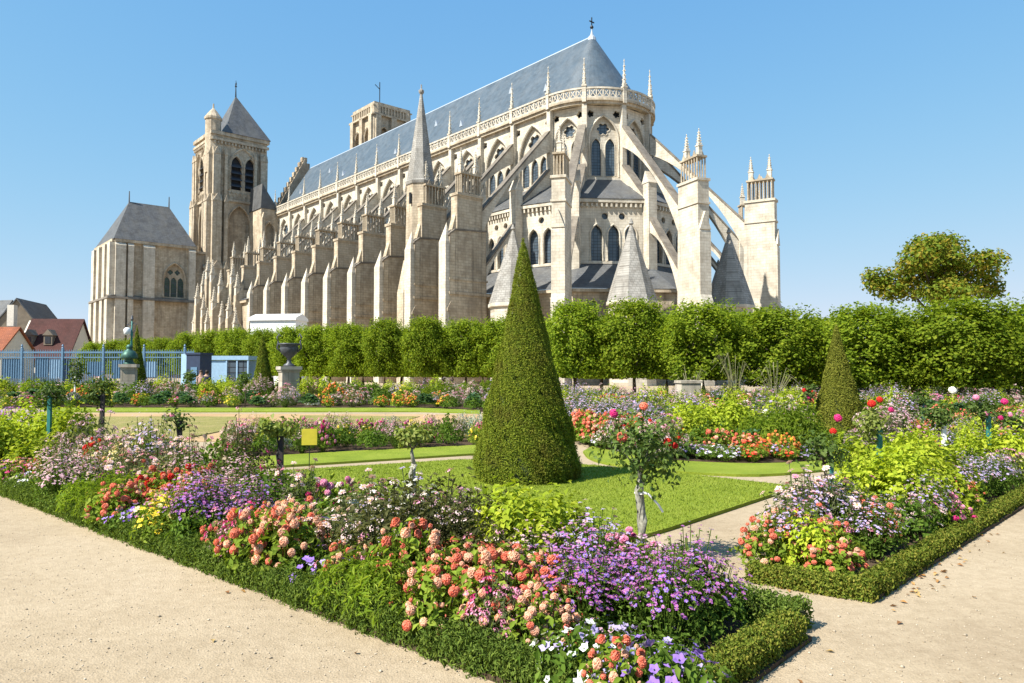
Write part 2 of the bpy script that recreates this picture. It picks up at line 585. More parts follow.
roof = MB()
e = path(R1 - .1, 28); n_ = len(e)
vs = [(p[0], p[1], 38.82) for p in e] + [(p[0], p[1] * 0.86 if 0 < i < n_ - 1 else p[1] * .86, 41.2) for i, p in enumerate(e)]
vs = [(p[0], p[1], 38.82) for p in e]
vs += [(0.05 * p[0] if 0 < i < n_ - 1 else p[0], p[1] * 0.05, 51.2) for i, p in enumerate(e)]
roof.add(vs, [(i, i + 1, n_ + i + 1, n_ + i) for i in range(n_ - 1)])
main_roof = roof.build('roof', M['slate_blue'], cath)
rg_ = MB()
rg_.tube([(0, 0, 51.25), (LEN, 0, 51.25)], .3, 6)
rg_.lathe([(.75, 51.0 - .6), (.6, 51.3), (.25, 51.7), (.1, 52.3), (.07, 53.0)], 10)
rg_.build('ridge_cap', M['zinc'], main_roof)
x_ = MB()
x_.M = Matrix.Translation((0, 0, 52.9))
x_.box(-.06, .06, -.06, .06, 0, 1.5); x_.box(-.06, .06, -.5, .5, .75, .9); x_.lathe([(.2, -.2), (.28, 0), (.2, .2)], 8)
x_.build('cross', M['dark_metal'], main_roof)
slope = (51.2 - 38.82) / (R1 - .1)
def dormer(u, z):
    y = (R1 - .1) - (z - 38.82) / slope
    d = MB()
    d.prism_y([(-.45, z), (.45, z), (0, z + 1.1)], y - .9, y + .25)
    o = d.build('dormer', M['zinc'], main_roof); o.location = (u, 0, 0)
for k in range(9):
    dormer(4 + k * 10.4, 43.0 + (k % 2) * 3.2)

# ---- pinnacles
def pinn_mb(h, r):
    p = MB()
    p.box(-r, r, -r, r, 0, h * .34)
    p.box(-r * 1.25, r * 1.25, -r * 1.25, r * 1.25, h * .34, h * .38)
    p.lathe([(r * 1.05, h * .38), (r * .12, h * .93)], 8, ph=PI / 8)
    for lv in range(5):
        zz = h * (.42 + .1 * lv); rr = r * (1.05 - .93 * (zz / h - .38) / .55)
        for a in range(4):
            p.cbox(((rr + .06 * r) * math.cos(a * PI / 2 + PI / 4), (rr + .06 * r) * math.sin(a * PI / 2 + PI / 4)), r * .42, r * .42, zz, zz + r * .45, PI / 4)
    p.lathe([(r * .1, h * .92), (r * .36, h * .95), (r * .1, h * .975), (r * .05, h)], 6)
    return p
me_pin = pinn_mb(3.3, .27).mesh('pinnacle', M['stone_white'])
me_gal = pinn_mb(6.3, .27).mesh('pinnacle', M['stone_white'])
def pos(phi, r, u=0):
    return (u - r * math.sin(phi), r * math.cos(phi))
for k in range(1, NB + 1):
    link('gallery_pinnacle', me_gal, cath, (PITCHB * k, R1 + .6, 38.3))
for i in range(6):
    x, y = pos(R(36 * i), R1 + .6)
    link('gallery_pinnacle', me_gal, cath, (x, y, 38.3), (0, 0, R(36 * i)))

# ---- buttress piers with tabernacles and flyers
th = .78
pm = MB()
pm.prism_x([(20.6, 0), (26.5, 0), (26.5, 18.5), (25.7, 19.1), (20.8, 19.4)], -th, th)
pm.box(-th - .12, th + .12, 20.3, 26.62, 11.1, 11.45)
pm.box(-th - .09, th + .09, 20.55, 26.58, 12.9, 13.15)
pm.prism_x([(26.4, 9.0), (26.9, 9.0), (26.9, 9.3), (26.4, 10.2)], -th - .09, th + .09)
pm.box(-.64, .64, 21.3, 25.3, 19.2, 23.6)
pm.prism_x([(25.29, 19.2), (25.29, 21.4), (25.9, 19.2)], -.4, .4)
pm.box(-.72, .72, 21.4, 25.2, 23.35, 23.59); pm.box(-.84, .84, 21.25, 25.4, 23.595, 23.93)
me_pier = pm.mesh('buttress', M['stone'])
pm2 = MB()
pm2.box(-.72, .72, 26.503, 27.1, 0, 17.6)
pm2.add([(-.72, 26.503, 17.6), (.72, 26.503, 17.6), (.72, 27.1, 17.6), (-.72, 27.1, 17.6), (0, 26.45, 20.1)], [(0, 3, 4), (3, 2, 4), (2, 1, 4), (1, 0, 4)])
cp = MB(); cp.prism_x([(26.66, 18.4), (26.6, 18.62), (25.7, 19.28), (20.7, 19.58), (20.7, 19.38), (25.65, 19.06)], -th - .1, th + .1)
me_cap = cp.mesh('weathered_cap', M['stone_dark'])
me_front = pm2.mesh('front_strip', M['stone_white'])  # paler stone here puts the sunlit front's brightness into the colour

tb = MB()
for y in (21.6, 22.1, 22.6, 23.1, 23.6, 24.1, 24.6):
    for x in (-.55, .55): tb.lathe([(.1, 23.9), (.1, 26.4)], 6, (x, y, 0))
for x in (-.18, .18):
    for y in (21.6, 24.6): tb.lathe([(.09, 23.9), (.09, 26.4)], 6, (x, y, 0))
tb.box(-.72, .72, 21.4, 24.8, 26.4, 26.62)
for y in (21.85, 22.85, 23.85):
    for x in (-.62, .55): tb.prism_x([(y - .05, 26.62), (y + .55, 26.62), (y + .25, 27.3)], x, x + .07)
me_tab = tb.mesh('tabernacle', M['stone'])
# radial (choir) pier: slimmer, cleaned stone
pr = MB()
pr.prism_x([(21.6, 0), (26.6, 0), (26.6, 9.4), (26.2, 10.4), (26.2, 17.6), (25.9, 18.4), (25.9, 23.6), (22.2, 23.6), (22.0, 17)], -.78, .78)
pr.prism_y([(-.78, 17.9), (.78, 17.9), (0, 20.0)], 25.9, 26.25)
pr.box(-.9, .9, 22.1, 26.02, 20.9, 21.15)
pr.box(-.92, .92, 22.05, 26.05, 23.6, 23.9)
me_rpier = pr.mesh('buttress', M['stone_white'])

def bez(a, c, b, n=12):
    return [((1 - t) ** 2 * a[0] + 2 * t * (1 - t) * c[0] + t * t * b[0], (1 - t) ** 2 * a[1] + 2 * t * (1 - t) * c[1] + t * t * b[1]) for t in [i / n for i in range(n + 1)]]
def flyer(top_in, top_out, bot_in, bot_out, c, t):
    f = MB()
    poly = [top_in, top_out] + [bot_out] + bez(bot_out, c, bot_in)[1:]
    f.prism_x(poly, -t, t)
    d = Vector((top_out[0] - top_in[0], top_out[1] - top_in[1])); nn = Vector((-d.y, d.x)).normalized() * .22
    if nn.y < 0: nn = -nn
    cpg = MB()
    cpg.prism_x([(top_in[0], top_in[1]), (top_out[0], top_out[1]), (top_out[0] + nn.x, top_out[1] + nn.y), (top_in[0] + nn.x, top_in[1] + nn.y)], -t - .12, t + .12)
    return f, cpg
ups = [flyer((R1 + .7, 35.0), (22.4, 20.8), (R1 + .7, 32.2), (22.4, 16.6), (17.2, 28.4), .42),
       flyer((R1 + .7, 29.6), (15.0, 23.6), (R1 + .7, 27.0), (15.0, 20.6), (12.8, 26.4), .42),
       flyer((R2 + .4, 22.0), (21.6, 13.8), (R2 + .4, 19.6), (21.6, 10.4), (19.3, 18.2), .42)]
me_fly = [(f.mesh('flying_buttress', M['stone_white']), c_.mesh('coping', M['stone_dark'])) for f, c_ in ups]
ip = MB()
ip.box(-.62, .62, R2 + .005, R2 + 1.25, 12.5, 25.8); ip.prism_x([(R2 - .2, 25.8), (R2 + 1.35, 25.8), (R2 + .6, 27.4)], -.7, .7)
me_ip = ip.mesh('intermediate_pier', M['stone_white'])

def pier(mat4, radial, dz=0):
    b = link('buttress', me_rpier if radial else me_pier, cath); b.matrix_local = Matrix.Translation((0, 0, dz)) @ mat4
    tbn = link('tabernacle', me_tab, b)
    if not radial: link('front_strip', me_front, b); link('weathered_cap', me_cap, b)
    if radial: tbn.location = (0, .95, 0)
    dy = .95 if radial else 0
    link('pinnacle', me_pin, b, (0, 21.9 + dy, 26.62)); link('pinnacle', me_pin, b, (0, 24.25 + dy, 26.62))
    for m, mc in me_fly:
        f = link('flying_buttress', m, cath); f.matrix_local = mat4
        link('coping', mc, f)
    o = link('intermediate_pier', me_ip, cath); o.matrix_local = mat4
for k in range(NB - 1):
    pier(Matrix.Translation((PITCHB * k, 0, 0)), False, -1.5 if k > 1 else 0)
for i in range(1, 6):
    pier(Matrix.Rotation(R(34.2 if i == 1 else 36 * i), 4, 'Z'), True)

# ---- radiating chapels with stone spires
ch = MB()
ch.lathe([(2.75, 0), (2.75, 9.2), (3.05, 9.3), (3.05, 9.7)], 8, ph=PI / 8)
me_ch = ch.mesh('chapel', M['stone_white'])
cs = MB()
cs.lathe([(2.98, 9.7), (2.8, 10.3), (.14, 18.6), (.3, 18.8), (.08, 19.4)], 8, ph=PI / 8)
me_cs = cs.mesh('chapel_roof', M['shingle'])
for i in range(5):
    x, y = pos(R(18 + 36 * i), 22.8)
    c_ = link('chapel', me_ch, cath, (x, y, 0), (0, 0, R(18 + 36 * i)))
    link('chapel_roof', me_cs, c_)

# ---- stair turret with stone spire
st = MB()
st.lathe([(2.75, 0), (2.7, 9), (2.45, 9.6), (2.2, 26.8)], 8, ph=PI / 8)
st.box(-1.6, 1.6, -5, -1.5, 0, 21)
st.prism_x([(0, 0), (3.6, 0), (3.6, 12), (2.5, 16.5), (0, 16.5)], -.9, .9)
st_o = st.build('stair_turret', M['stone'], cath)
st_o.location = (9.4, 24.0, 0); st_o.scale = (.88, .88, 1)
sp = MB()
sp.lathe([(2.35, 26.8), (2.45, 27.2), (2.2, 27.4), (.2, 39.4), (.42, 39.7), (.42, 40.0), (.12, 40.2), (.1, 40.8)], 8, ph=PI / 8)
sp.build('spire', M['shingle'], st_o)
for z, a in ((13, .25), (24, .25), (15, PI / 2 + .8)):
    sl = MB()
    sl.cbox((2.38 * math.cos(PI / 2 + a), 2.38 * math.sin(PI / 2 + a)), .3, .26, z, z + 1.5, a)
    sl.build('slit_window', M['dark_metal'], st_o)

# ---- south tower
tw = MB()
TX0, TX1, TY0, TY1 = 100.0, 112.0, 8.6, 21.6
def tower_face(mb, Mx, W, ztop):
    mb.M = Mx
    holes = [parch(x, 2.7, 44.6, 50.6, .9) for x in (-2.4, .9)] + [parch(0, W * .42, 27, 36.5, .9)]
    mb.panel([(-W / 2, 0), (W / 2, 0), (W / 2, ztop), (-W / 2, ztop)], holes, 0, 1.0)
    for h in holes: arch_rim(mb, h, .05, .22)
    arch_rim(mb, parch(-.75, 7.0, 44.4, 49.4, .85), .05, .3)
    for x in (-W * .43, W * .43): arch_rim(mb, parch(x * .72, 1.0, 45, 52), .05, .12)
    mb.box(-W / 2 - .3, W / 2 + .3, .003, .6, 55.6, 56.2)
    for i in range(16):
        x = -W / 2 + W * (i + .5) / 16; mb.box(x - .18, x + .18, .004, .5, 54.9, 55.5)
    mb.box(-W / 2 - .2, W / 2 + .2, .003, .45, 41.6, 42.1)
    mb.box(-W / 2 - .2, W / 2 + .2, .003, .45, 25.6, 26.0)
    for x in (-W / 2 + .9, W / 2 - .9, -W * .27, W * .27):
        wd = 1.25 if abs(x) > W * .3 else .5
        for z0_, z1_, k_, d_ in ((0, 26.5, 1.0, 1.6), (26.5, 42.3, .85, 1.2), (42.3, 53.5, .66, .8)):
            mb.box(x - wd * k_, x + wd * k_, .004, d_, z0_, z1_ - 1.2)
            mb.prism_x([(0.004, z1_ - 1.2), (d_ + .08, z1_ - 1.2), (d_ * .5, z1_ + .5), (.004, z1_ + .5)], x - wd * k_ - .06, x + wd * k_ + .06)
            mb.prism_y([(x - wd * k_, z1_ - 1.19), (x + wd * k_, z1_ - 1.19), (x, z1_ + .6)], d_ - .3, d_ + .12)
    for i in range(9):
        x = -W * .3 + W * .6 * i / 8
        arch_rim(mb, parch(x, W * .066, 42.5, 43.2), .1, .1)
        if abs(x) > W * .23 or True: arch_rim(mb, parch(x, W * .066, 22.6, 24.4), .1, .1)
    mb.M = Matrix.Identity(4)
ME_ = Matrix.Translation((TX0, (TY0 + TY1) / 2, 0)) @ Matrix.Rotation(PI / 2, 4, 'Z')
MS_ = Matrix.Translation(((TX0 + TX1) / 2, TY1, 0))
tower_face(tw, ME_, TY1 - TY0, 57)
tower_face(tw, MS_, TX1 - TX0, 57)
tw.box(TX0, TX1, TY0 - .02, TY0, 0, 57); tw.box(TX1, TX1 + .02, TY0, TY1, 0, 57)
tw.box(TX0 - .5, TX1 + .5, TY0 - .5, TY1 + .5, 57, 57.8)
south = tw.build('tower', M['stone'], cath)
lv = MB()
for Mx in (ME_, MS_):
    lv.M = Mx
    lv.box(-4.2, 2.8, -1.3, -1.25, 44.3, 54)
    for x in (-2.4, .9):
        for k in range(4):
            z = 45.3 + k * 1.55
            lv.prism_x([(-.9, z + 1.0), (.35, z), (.35, z + .15), (-.9, z + 1.2)], x - 1.33, x + 1.33)
lv.build('louvre', M['louvre'], south)
bk = MB()
for Mx in (ME_, MS_):
    bk.M = Mx; bk.box(-3.2, 3.2, -1.03, -1.0, 26, 42)
    for x in (-1.2, 1.2): bk.box(x - .25, x + .25, -1.0, -.95, 29, 33)
bk.M = Matrix.Identity(4)
bk.build('blind_arcade', M['stone_old'], south)
cxm, cym = (TX0 + TX1) / 2, (TY0 + TY1) / 2
tr = MB()
tr.add([(TX0 - .7, TY0 - .7, 57.8), (TX0 - .7, TY1 - 2.6, 57.8), (TX1, TY1 - 2.6, 57.8), (TX1, TY0 - .7, 57.8), (cxm, cym - .9, 69.4)], [(0, 1, 4), (1, 2, 4), (2, 3, 4), (3, 0, 4)])
to = tr.build('tower_roof', M['slate'], south)
fn = MB(); fn.M = Matrix.Translation((cxm, cym - .9, 69.1))
fn.lathe([(.2, 0), (.1, 2.5), (.3, 2.7), (.1, 3)], 8); fn.box(-.4, .4, -.05, .05, 3, 3.6); fn.tube([(0, 0, 3), (0, 0, 4.2)], .06)
fn.build('weather_vane', M['dark_metal'], to)
tu = MB()
tu.lathe([(1.75, 48), (1.75, 60.5), (2.0, 60.7), (2.0, 61.2), (1.5, 61.9), (.75, 62.9), (.2, 63.5), (.15, 64.6)], 10, (TX0 + 1.5, TY1 - .6, 0))
tu.build('turret', M['stone'], south)
# block between tower and nave with its slate lean-to roof
fb = MB()
fb.M = Matrix.Translation((93, 10.5, 0)) @ Matrix.Rotation(PI / 2, 4, 'Z')
h_ = [parch(.1, 2.6, 26, 34.5, .9)]
fb.panel([(-2.1, 16), (2.1, 16), (2.1, 39.6), (-2.1, 39.6)], h_, 0, 1.0)
arch_rim(fb, h_[0], .05, .3)
fb.box(-2, 2, -1.06, -1.02, 25.5, 37.8)
for x in (-.55, .75): fb.box(x - .22, x + .22, -1.01, -.9, 25, 32.5)
for x in (1.75,): fb.box(x - .35, x + .35, .004, .7, 10, 37); fb.prism_y([(x - .42, 37), (x + .42, 37), (x, 38.6)], .1, .8)
fb.M = Matrix.Identity(4)
fb.box(93.02, 100, 8.42, 8.6, 16, 39.6); fb.box(93.02, 100, 12.4, 12.6, 0, 39.6); fb.box(93.02, 100, 8.6, 12.4, 39.3, 39.6)
fbo = fb.build('nave_end_wall', M['stone'], cath)
fr = MB()
fr.prism_x([(12.8, 39.63), (8.5, 39.63), (12.5, 45.4)], 92.8, 100)
fr.build('lean_to_roof', M['slate'], fbo)
# west gable behind the roof with crockets
gb = MB()
gb.prism_x([(-8.6, 38), (8.6, 38), (0, 54.5)], 97.1, 98.6)
for i in range(12):
    t = (i + .5) / 12
    for s_ in (-1, 1): gb.box(97.3, 98.4, s_ * 8.6 * (1 - t) - .3, s_ * 8.6 * (1 - t) + .3, 38 + 16.5 * t, 38 + 16.5 * t + 1.1)
gb.build('west_gable', M['stone_old'], cath)

# ---- north tower
nw = MB()
NX0, NX1, NY0, NY1 = 100.0, 112.0, -31.5, -20.0
for Mx, W in ((Matrix.Translation((NX0, (NY0 + NY1) / 2, 0)) @ Matrix.Rotation(PI / 2, 4, 'Z'), NY1 - NY0), (Matrix.Translation(((NX0 + NX1) / 2, NY1, 0)), NX1 - NX0)):
    nw.M = Mx
    hs = [parch(x, 4.0, 56, 63, .85) for x in (-2.7, 2.7)]
    nw.panel([(-W / 2, 0), (W / 2, 0), (W / 2, 70.3), (-W / 2, 70.3)], hs, 0, 1.2)
    for h in hs: arch_rim(nw, h, .05, .35)
    nw.box(-W / 2, W / 2, -1.25, -1.2, 56, 71)
    for x in (-W / 2 + .9, W / 2 - .9, 0):
        nw.box(x - .8, x + .8, .004, .9, 0, 69)
    nw.box(-W / 2 - .6, W / 2 + .6, .003, .9, 68.8, 69.3)
    nw.box(-W / 2 - .5, W / 2 + .5, .003, .35, 71.4, 71.7)
    for i in range(12):
        x = -W / 2 + W * (i + .5) / 12; nw.box(x - .2, x + .2, .06, .3, 69.3, 71.4)
nw.M = Matrix.Identity(4)
nw.lathe([(1.5, 60), (1.5, 72)], 8, (NX0 + .8, NY1 - .8, 0)); nw.lathe([(1.3, 60), (1.3, 71.4)], 8, (NX0 + .8, NY0 + .8, 0))
nw.box(NX0, NX1, NY0, NY1, 70.3, 72.6); nw.box(NX1, NX1 + .1, NY0, NY1, 0, 70.3); nw.box(NX0, NX1, NY0 - .1, NY0, 0, 70.3)
nwo = nw.build('tower', M['stone'], cath); nwo.location = (0, -1.2, 2.6)
fl = MB(); fl.tube([(104, -24, 72), (104, -24, 80)], .12); fl.tube([(104, -24, 78), (104, -22.5, 79)], .1); fl.build('weather_vane', M['dark_metal'], nwo)

# ---- buttressing block west of the porch, hipped slate roof
BX0, BX1, BY0, BY1 = 100.0, 117.0, 25.2, 41.5
bb = MB()
pils = []
bb.M = Matrix.Translation((BX0, (BY0 + BY1) / 2, 0)) @ Matrix.Rotation(PI / 2, 4, 'Z')
W = BY1 - BY0
win = parch(-3.9, 4.6, 18.0, 22.4, .8)
bb.panel([(-W / 2, 0), (W / 2, 0), (W / 2, 29.6), (-W / 2, 29.6)], [win], 0, .9)
arch_rim(bb, win, .05, .25)
for x, wd in ((W / 2 - .9, 1.0), (W / 2 - 2.9, .55), (1.6, 1.15), (-W / 2 + .7, .7)):
    pp = MB(); pp.M = bb.M
    pp.box(x - wd, x + wd, .004, 1.2, 0, 17.3); pp.box(x - wd, x + wd, .004, .95, 17.3, 28.6); pp.prism_x([(.004, 28.6), (1.0, 28.6), (.45, 29.25), (.004, 29.25)], x - wd - .05, x + wd + .05)
    pils.append(pp)
bb.box(-W / 2 - .2, W / 2 + .2, .003, .7, 29.3, 29.9)
bb.M = Matrix.Translation(((BX0 + BX1) / 2, BY1, 0))
W2 = BX1 - BX0
bb.box(-W2 / 2, W2 / 2, -.5, 0, 0, 29.6)
for x, wd in ((-W2 / 2 + .9, 1.2), (-W2 / 2 + 5.5, 1.2), (W2 / 2 - 6, 1.2), (W2 / 2 - 1, 1.2)):
    pp = MB(); pp.M = bb.M
    pp.box(x - wd, x + wd, .004, 1.5, 0, 17.3); pp.box(x - wd, x + wd, .004, 1.15, 17.3, 29.2)
    pils.append(pp)
bb.box(-W2 / 2 - .2, W2 / 2 + .2, .003, .7, 29.3, 29.9)
bb.M = Matrix.Identity(4)
bb.box(BX1 - .3, BX1, BY0, BY1, 0, 29.6); bb.box(BX0 + .01, BX1, BY0, BY0 + .3, 0, 29.6)
blk = bb.build('pier_block', M['stone'], cath)
for pp in pils: pp.build('pilaster', M['stone_white'], blk)
sc_ = MB()
sc_.M = Matrix.Translation((BX0, (BY0 + BY1) / 2, 0)) @ Matrix.Rotation(PI / 2, 4, 'Z')
sc_.prism_x([(.004, 17.0), (1.4, 17.0), (1.25, 17.5), (.004, 17.85)], -W / 2 - .3, W / 2 + 1.6)
sc_.M = Matrix.Translation(((BX0 + BX1) / 2, BY1, 0))
sc_.prism_x([(.004, 17.02), (1.65, 17.02), (1.5, 17.52), (.004, 17.87)], -W2 / 2 - 1.2, W2 / 2 + .3)
sc_.build('string_course', M['stone_dark'], blk)
wt = MB(); wt.M = Matrix.Translation((BX0, (BY0 + BY1) / 2, 0)) @ Matrix.Rotation(PI / 2, 4, 'Z')
lan = [parch(-3.9 + x, 1.25, 18.2, 21.6, .9) for x in (-1.45, 0, 1.45)] + [foil(-3.9 + x, 23.75, .6, 4) for x in (-.75, .75)]
wt.panel(win, lan, -.5, .2)
wto = wt.build('window', M['stone'], blk)
gl = MB(); gl.M = wt.M; gl.sheet(win, -.72); gl.build('glass', M['glass_green'], blk)
br = MB()
a0, a1, b0, b1 = BX0 - .75, BX1 + .6, BY0 - .2, BY1 + .5
ym = (BY0 + BY1) / 2
br.add([(a0, b0, 29.9), (a1, b0, 29.9), (a1, b1, 29.9), (a0, b1, 29.9), (BX0 + 6.2, ym + 4.2, 39.6), (BX0 + 6.2, ym - 4.2, 39.6)],
       [(0, 1, 5), (1, 2, 4, 5), (2, 3, 4), (3, 0, 5, 4)])
br.M = Matrix.Translation((BX0 + 6.2, 0, 0))
for y in (ym + 4.2, ym - 4.2): br.lathe([(.16, 39.2), (.1, 42)], 6, (0, y, 0))
br.M = Matrix.Identity(4)
br.build('hipped_roof', M['slate'], blk)
jn = MB(); jn.box(100.3, 112, 21.4, 25.3, 0, 28.5); jn.box(99.9, 112, 21.4, 25.3, 28.5, 29)
jn.build('link_wall', M['stone_old'], cath)

# ---- south porch: small gabled buttresses with pinnacles in several tiers
me_pl = pinn_mb(4.6, .42).mesh('pinnacle', M['stone_white'])
def small_pier(u, n, h, t=.6, d=1.2):
    s_ = MB()
    s_.box(-t, t, -d, d, 0, h); s_.box(-t - .12, t + .12, -d - .12, d + .12, h * .62, h * .62 + .3)
    s_.prism_x([(-d, h), (d, h), (0, h + 1.5)], -t, t)
    o = s_.build('porch_buttress', M['stone'], cath); o.location = (u, n, 0)
    link('pinnacle', me_pl, o, (0, d - .45, h)); 
    return o
for u, n, h in ((60, 28.8, 8.8), (66, 28.6, 11.5), (66.5, 27, 16), (71, 28.8, 10.5), (72, 26.6, 18.5), (76, 29.2, 13.5), (78, 27.5, 17), (80, 29.5, 9.5), (83, 28.0, 19.5),
                (86, 29.0, 12.5), (89, 27.6, 20.5), (90, 29.4, 15), (93, 29.2, 10), (95, 27.2, 18)):
    small_pier(62 + (u - 60) * .66, n, h)
pw = MB()
pw.M = Matrix.Translation((73, 27.0, 0)) @ Matrix.Scale(.66, 4, (1, 0, 0))
hs = [parch(-6, 5.5, 0, 6.5, .9), parch(3, 4.6, 0, 6.5, .9), parch(-6, 3, 11.2, 13, .9)]
pw.panel([(-16, 0), (16, 0), (16, 14.5), (-16, 14.5)], hs, 0, 1.2)
for h in hs: arch_rim(pw, h, .05, .3)
pw.box(-15, 15, -1.3, -1.25, 0, 15)
pw.box(-16, 16, -.2, .5, 14.5, 15)
pw.build('porch_wall', M['stone_old'], cath)
po = MB(); po.add([(62, 27.6, 15.02), (84, 27.6, 15.02), (84, 20, 18.5), (62, 20, 18.5)], [(0, 1, 2, 3)])
po.build('porch_roof', M['slate'], cath)
# ================================================================== GROUND, LAWNS, BEDS
def ground_mat(name, c0, c1, c2, fine=75.0, bmp=0.35):
    m, n, b, o = nodes(name)
    co = objco(n)
    f = noise(n, co, 0.35, 6, 0.65)
    base = ramp(n, f, [(0.3, c0), (0.5, c1), (0.72, c2)])
    v = n.nodes.new('ShaderNodeTexVoronoi'); v.inputs['Scale'].default_value = fine
    n.links.new(co, v.inputs['Vector'])
    sepv = n.nodes.new('ShaderNodeSeparateColor'); n.links.new(v.outputs['Color'], sepv.inputs[0])
    grain = ramp(n, sepv.outputs[0], [(0.0, (0.62, 0.6, 0.57)), (0.25, (0.92, 0.9, 0.87)), (0.8, (1.0, 1.0, 1.0)), (1.0, (1.25, 1.25, 1.25))])
    c = mix(n, 0.34, base, grain, 'MULTIPLY')
    f3 = noise(n, co, 9.0, 5, 0.7)
    c = mix(n, 0.5, c, ramp(n, f3, [(0.35, (0.72, 0.70, 0.66)), (0.6, (1, 1, 1))]), 'MULTIPLY')
    n.links.new(c, b.inputs['Base Color'])
    b.inputs['Roughness'].default_value = 0.95
    b.inputs['Specular IOR Level'].default_value = 0.1
    ad = n.nodes.new('ShaderNodeMath'); ad.operation = 'ADD'
    n.links.new(v.outputs['Distance'], ad.inputs[0]); n.links.new(noise(n, co, 25, 4), ad.inputs[1])
    bump(n, b, ad.outputs[0], bmp, 0.012)
    return m
M['gravel'] = ground_mat('sandy_gravel', (0.30, 0.232, 0.152), (0.375, 0.298, 0.2), (0.42, 0.34, 0.236))
M['soil'] = ground_mat('bed_soil', (0.05, 0.034, 0.022), (0.075, 0.052, 0.034), (0.1, 0.07, 0.046), 30)
def lawn_mat(name, cols):
    m, n, b, o = nodes(name)
    co = objco(n)
    c = ramp(n, noise(n, co, 1.1, 6, 0.7), [(0.28, cols[0]), (0.5, cols[1]), (0.74, cols[2])])
    c = mix(n, 0.6, c, ramp(n, noise(n, co, 45, 3, 0.7), [(0.3, (0.55, 0.6, 0.5)), (0.65, (1.1, 1.1, 1.05))]), 'MULTIPLY')
    n.links.new(c, b.inputs['Base Color'])
    b.inputs['Roughness'].default_value = 0.85
    b.inputs['Specular IOR Level'].default_value = 0.15
    bump(n, b, noise(n, co, 70, 3), 0.8, 0.03)
    return m
M['lawn'] = lawn_mat('green_lawn', ((0.15, 0.20, 0.018), (0.215, 0.27, 0.026), (0.28, 0.31, 0.045)))
M['dry_lawn'] = lawn_mat('dry_lawn', ((0.19, 0.195, 0.05), (0.27, 0.24, 0.08), (0.40, 0.30, 0.15)))
M['lawn_edge'] = plain('turf_edge', (0.07, 0.055, 0.025), 0.9)

g = MB()
g.add([(-2500, -200, 0), (2500, -200, 0), (2500, 4000, 0), (-2500, 4000, 0)], [(0, 1, 2, 3)])
tag(g.build('ground', M['gravel']), kind='structure')

def poly(px): return [G(*p).to_2d() for p in px]
def sheet(name, px, mat, h=0.03, base=0.0):
    P = poly(px)
    m = MB(); m.prism_z([tuple(p) for p in P], base, h)
    o = m.build(name, mat); tag(o, kind='structure')
    return o, P
def smooth_px(px, k=4):
    out = []
    n = len(px)
    for i in range(n - 1):
        p0, p1, p2, p3 = px[max(i - 1, 0)], px[i], px[i + 1], px[min(i + 2, n - 1)]
        for j in range(k):
            t = j / k
            out.append(tuple(0.5 * (2 * b + (c - a) * t + (2 * a - 5 * b + 4 * c - d) * t * t + (3 * b - a - 3 * c + d) * t ** 3) for a, b, c, d in zip(p0, p1, p2, p3)))
    out.append(px[-1])
    return out
_, LAWN_A = sheet('lawn', [(232, 476)] + smooth_px([(460, 461.5), (530, 463), (600, 468), (700, 478), (797, 489)]) + [(669, 531.5), (600, 552), (400, 511)], M['lawn'], 0.045)
sheet('lawn', smooth_px([(232, 471), (350, 463.5), (480, 455)]) + [(480, 446.5), (350, 453), (232, 460)], M['lawn'], 0.045)
sheet('lawn', smooth_px([(840, 461.5), (760, 465.5), (670, 462), (615, 453), (592, 448)]) + smooth_px([(583, 453), (590, 460), (612, 466), (670, 473), (760, 477), (852, 469)]), M['lawn'], 0.045)
sheet('lawn', [(470, 444), (640, 440), (640, 434), (470, 437)], M['lawn'], 0.04)
sheet('lawn', [(50, 412.6), (420, 412.3), (480, 414), (480, 411), (420, 408.8), (50, 408.6)], M['lawn'], 0.05)
M['sand'] = ground_mat('orange_sand', (0.34, 0.225, 0.115), (0.42, 0.285, 0.15), (0.46, 0.32, 0.175))
sheet('sand_path', [(20, 413.4), (480, 414.8), (476, 435.5), (300, 440), (10, 446)], M['sand'], 0.012)
sheet('dry_lawn', [(45, 417.5), (236, 417.5), (236, 429), (150, 447), (20, 440)], M['dry_lawn'], 0.04)
sheet('dry_lawn', [(240, 427), (330, 426.5), (300, 434), (236, 436)], M['dry_lawn'], 0.04)
sheet('dry_lawn', [(300, 416), (420, 417), (400, 423), (300, 423)], M['dry_lawn'], 0.03)

BED_A_PX = [(-190, 412), (-160, 437), (0, 492), (478, 676), (669, 748), (812, 641), (0, 455)]
_, BED_A = sheet('flower_bed', BED_A_PX, M['soil'], 0.03)
BED_E_PX = [(752, 577), (880, 599), (1180, 410), (1060, 412), (920, 452)]
_, BED_E = sheet('flower_bed', BED_E_PX, M['soil'], 0.03)
BED_D_PX = [(592, 447.5), (615, 452), (670, 461), (760, 464.5), (840, 460), (960, 432), (1080, 414), (1100, 405), (560, 405), (565, 430)]
_, BED_D = sheet('flower_bed', BED_D_PX, M['soil'], 0.025)
BED_C_PX = [(-160, 410), (50, 408.3), (420, 408.6), (500, 413), (560, 412), (560, 401), (-160, 399.5)]
_, BED_C = sheet('flower_bed', BED_C_PX, M['soil'], 0.025)
BED_B_PX = [(232, 459), (350, 452.5), (480, 446), (480, 437), (350, 440), (232, 447)]
_, BED_B = sheet('flower_bed', BED_B_PX, M['soil'], 0.025)

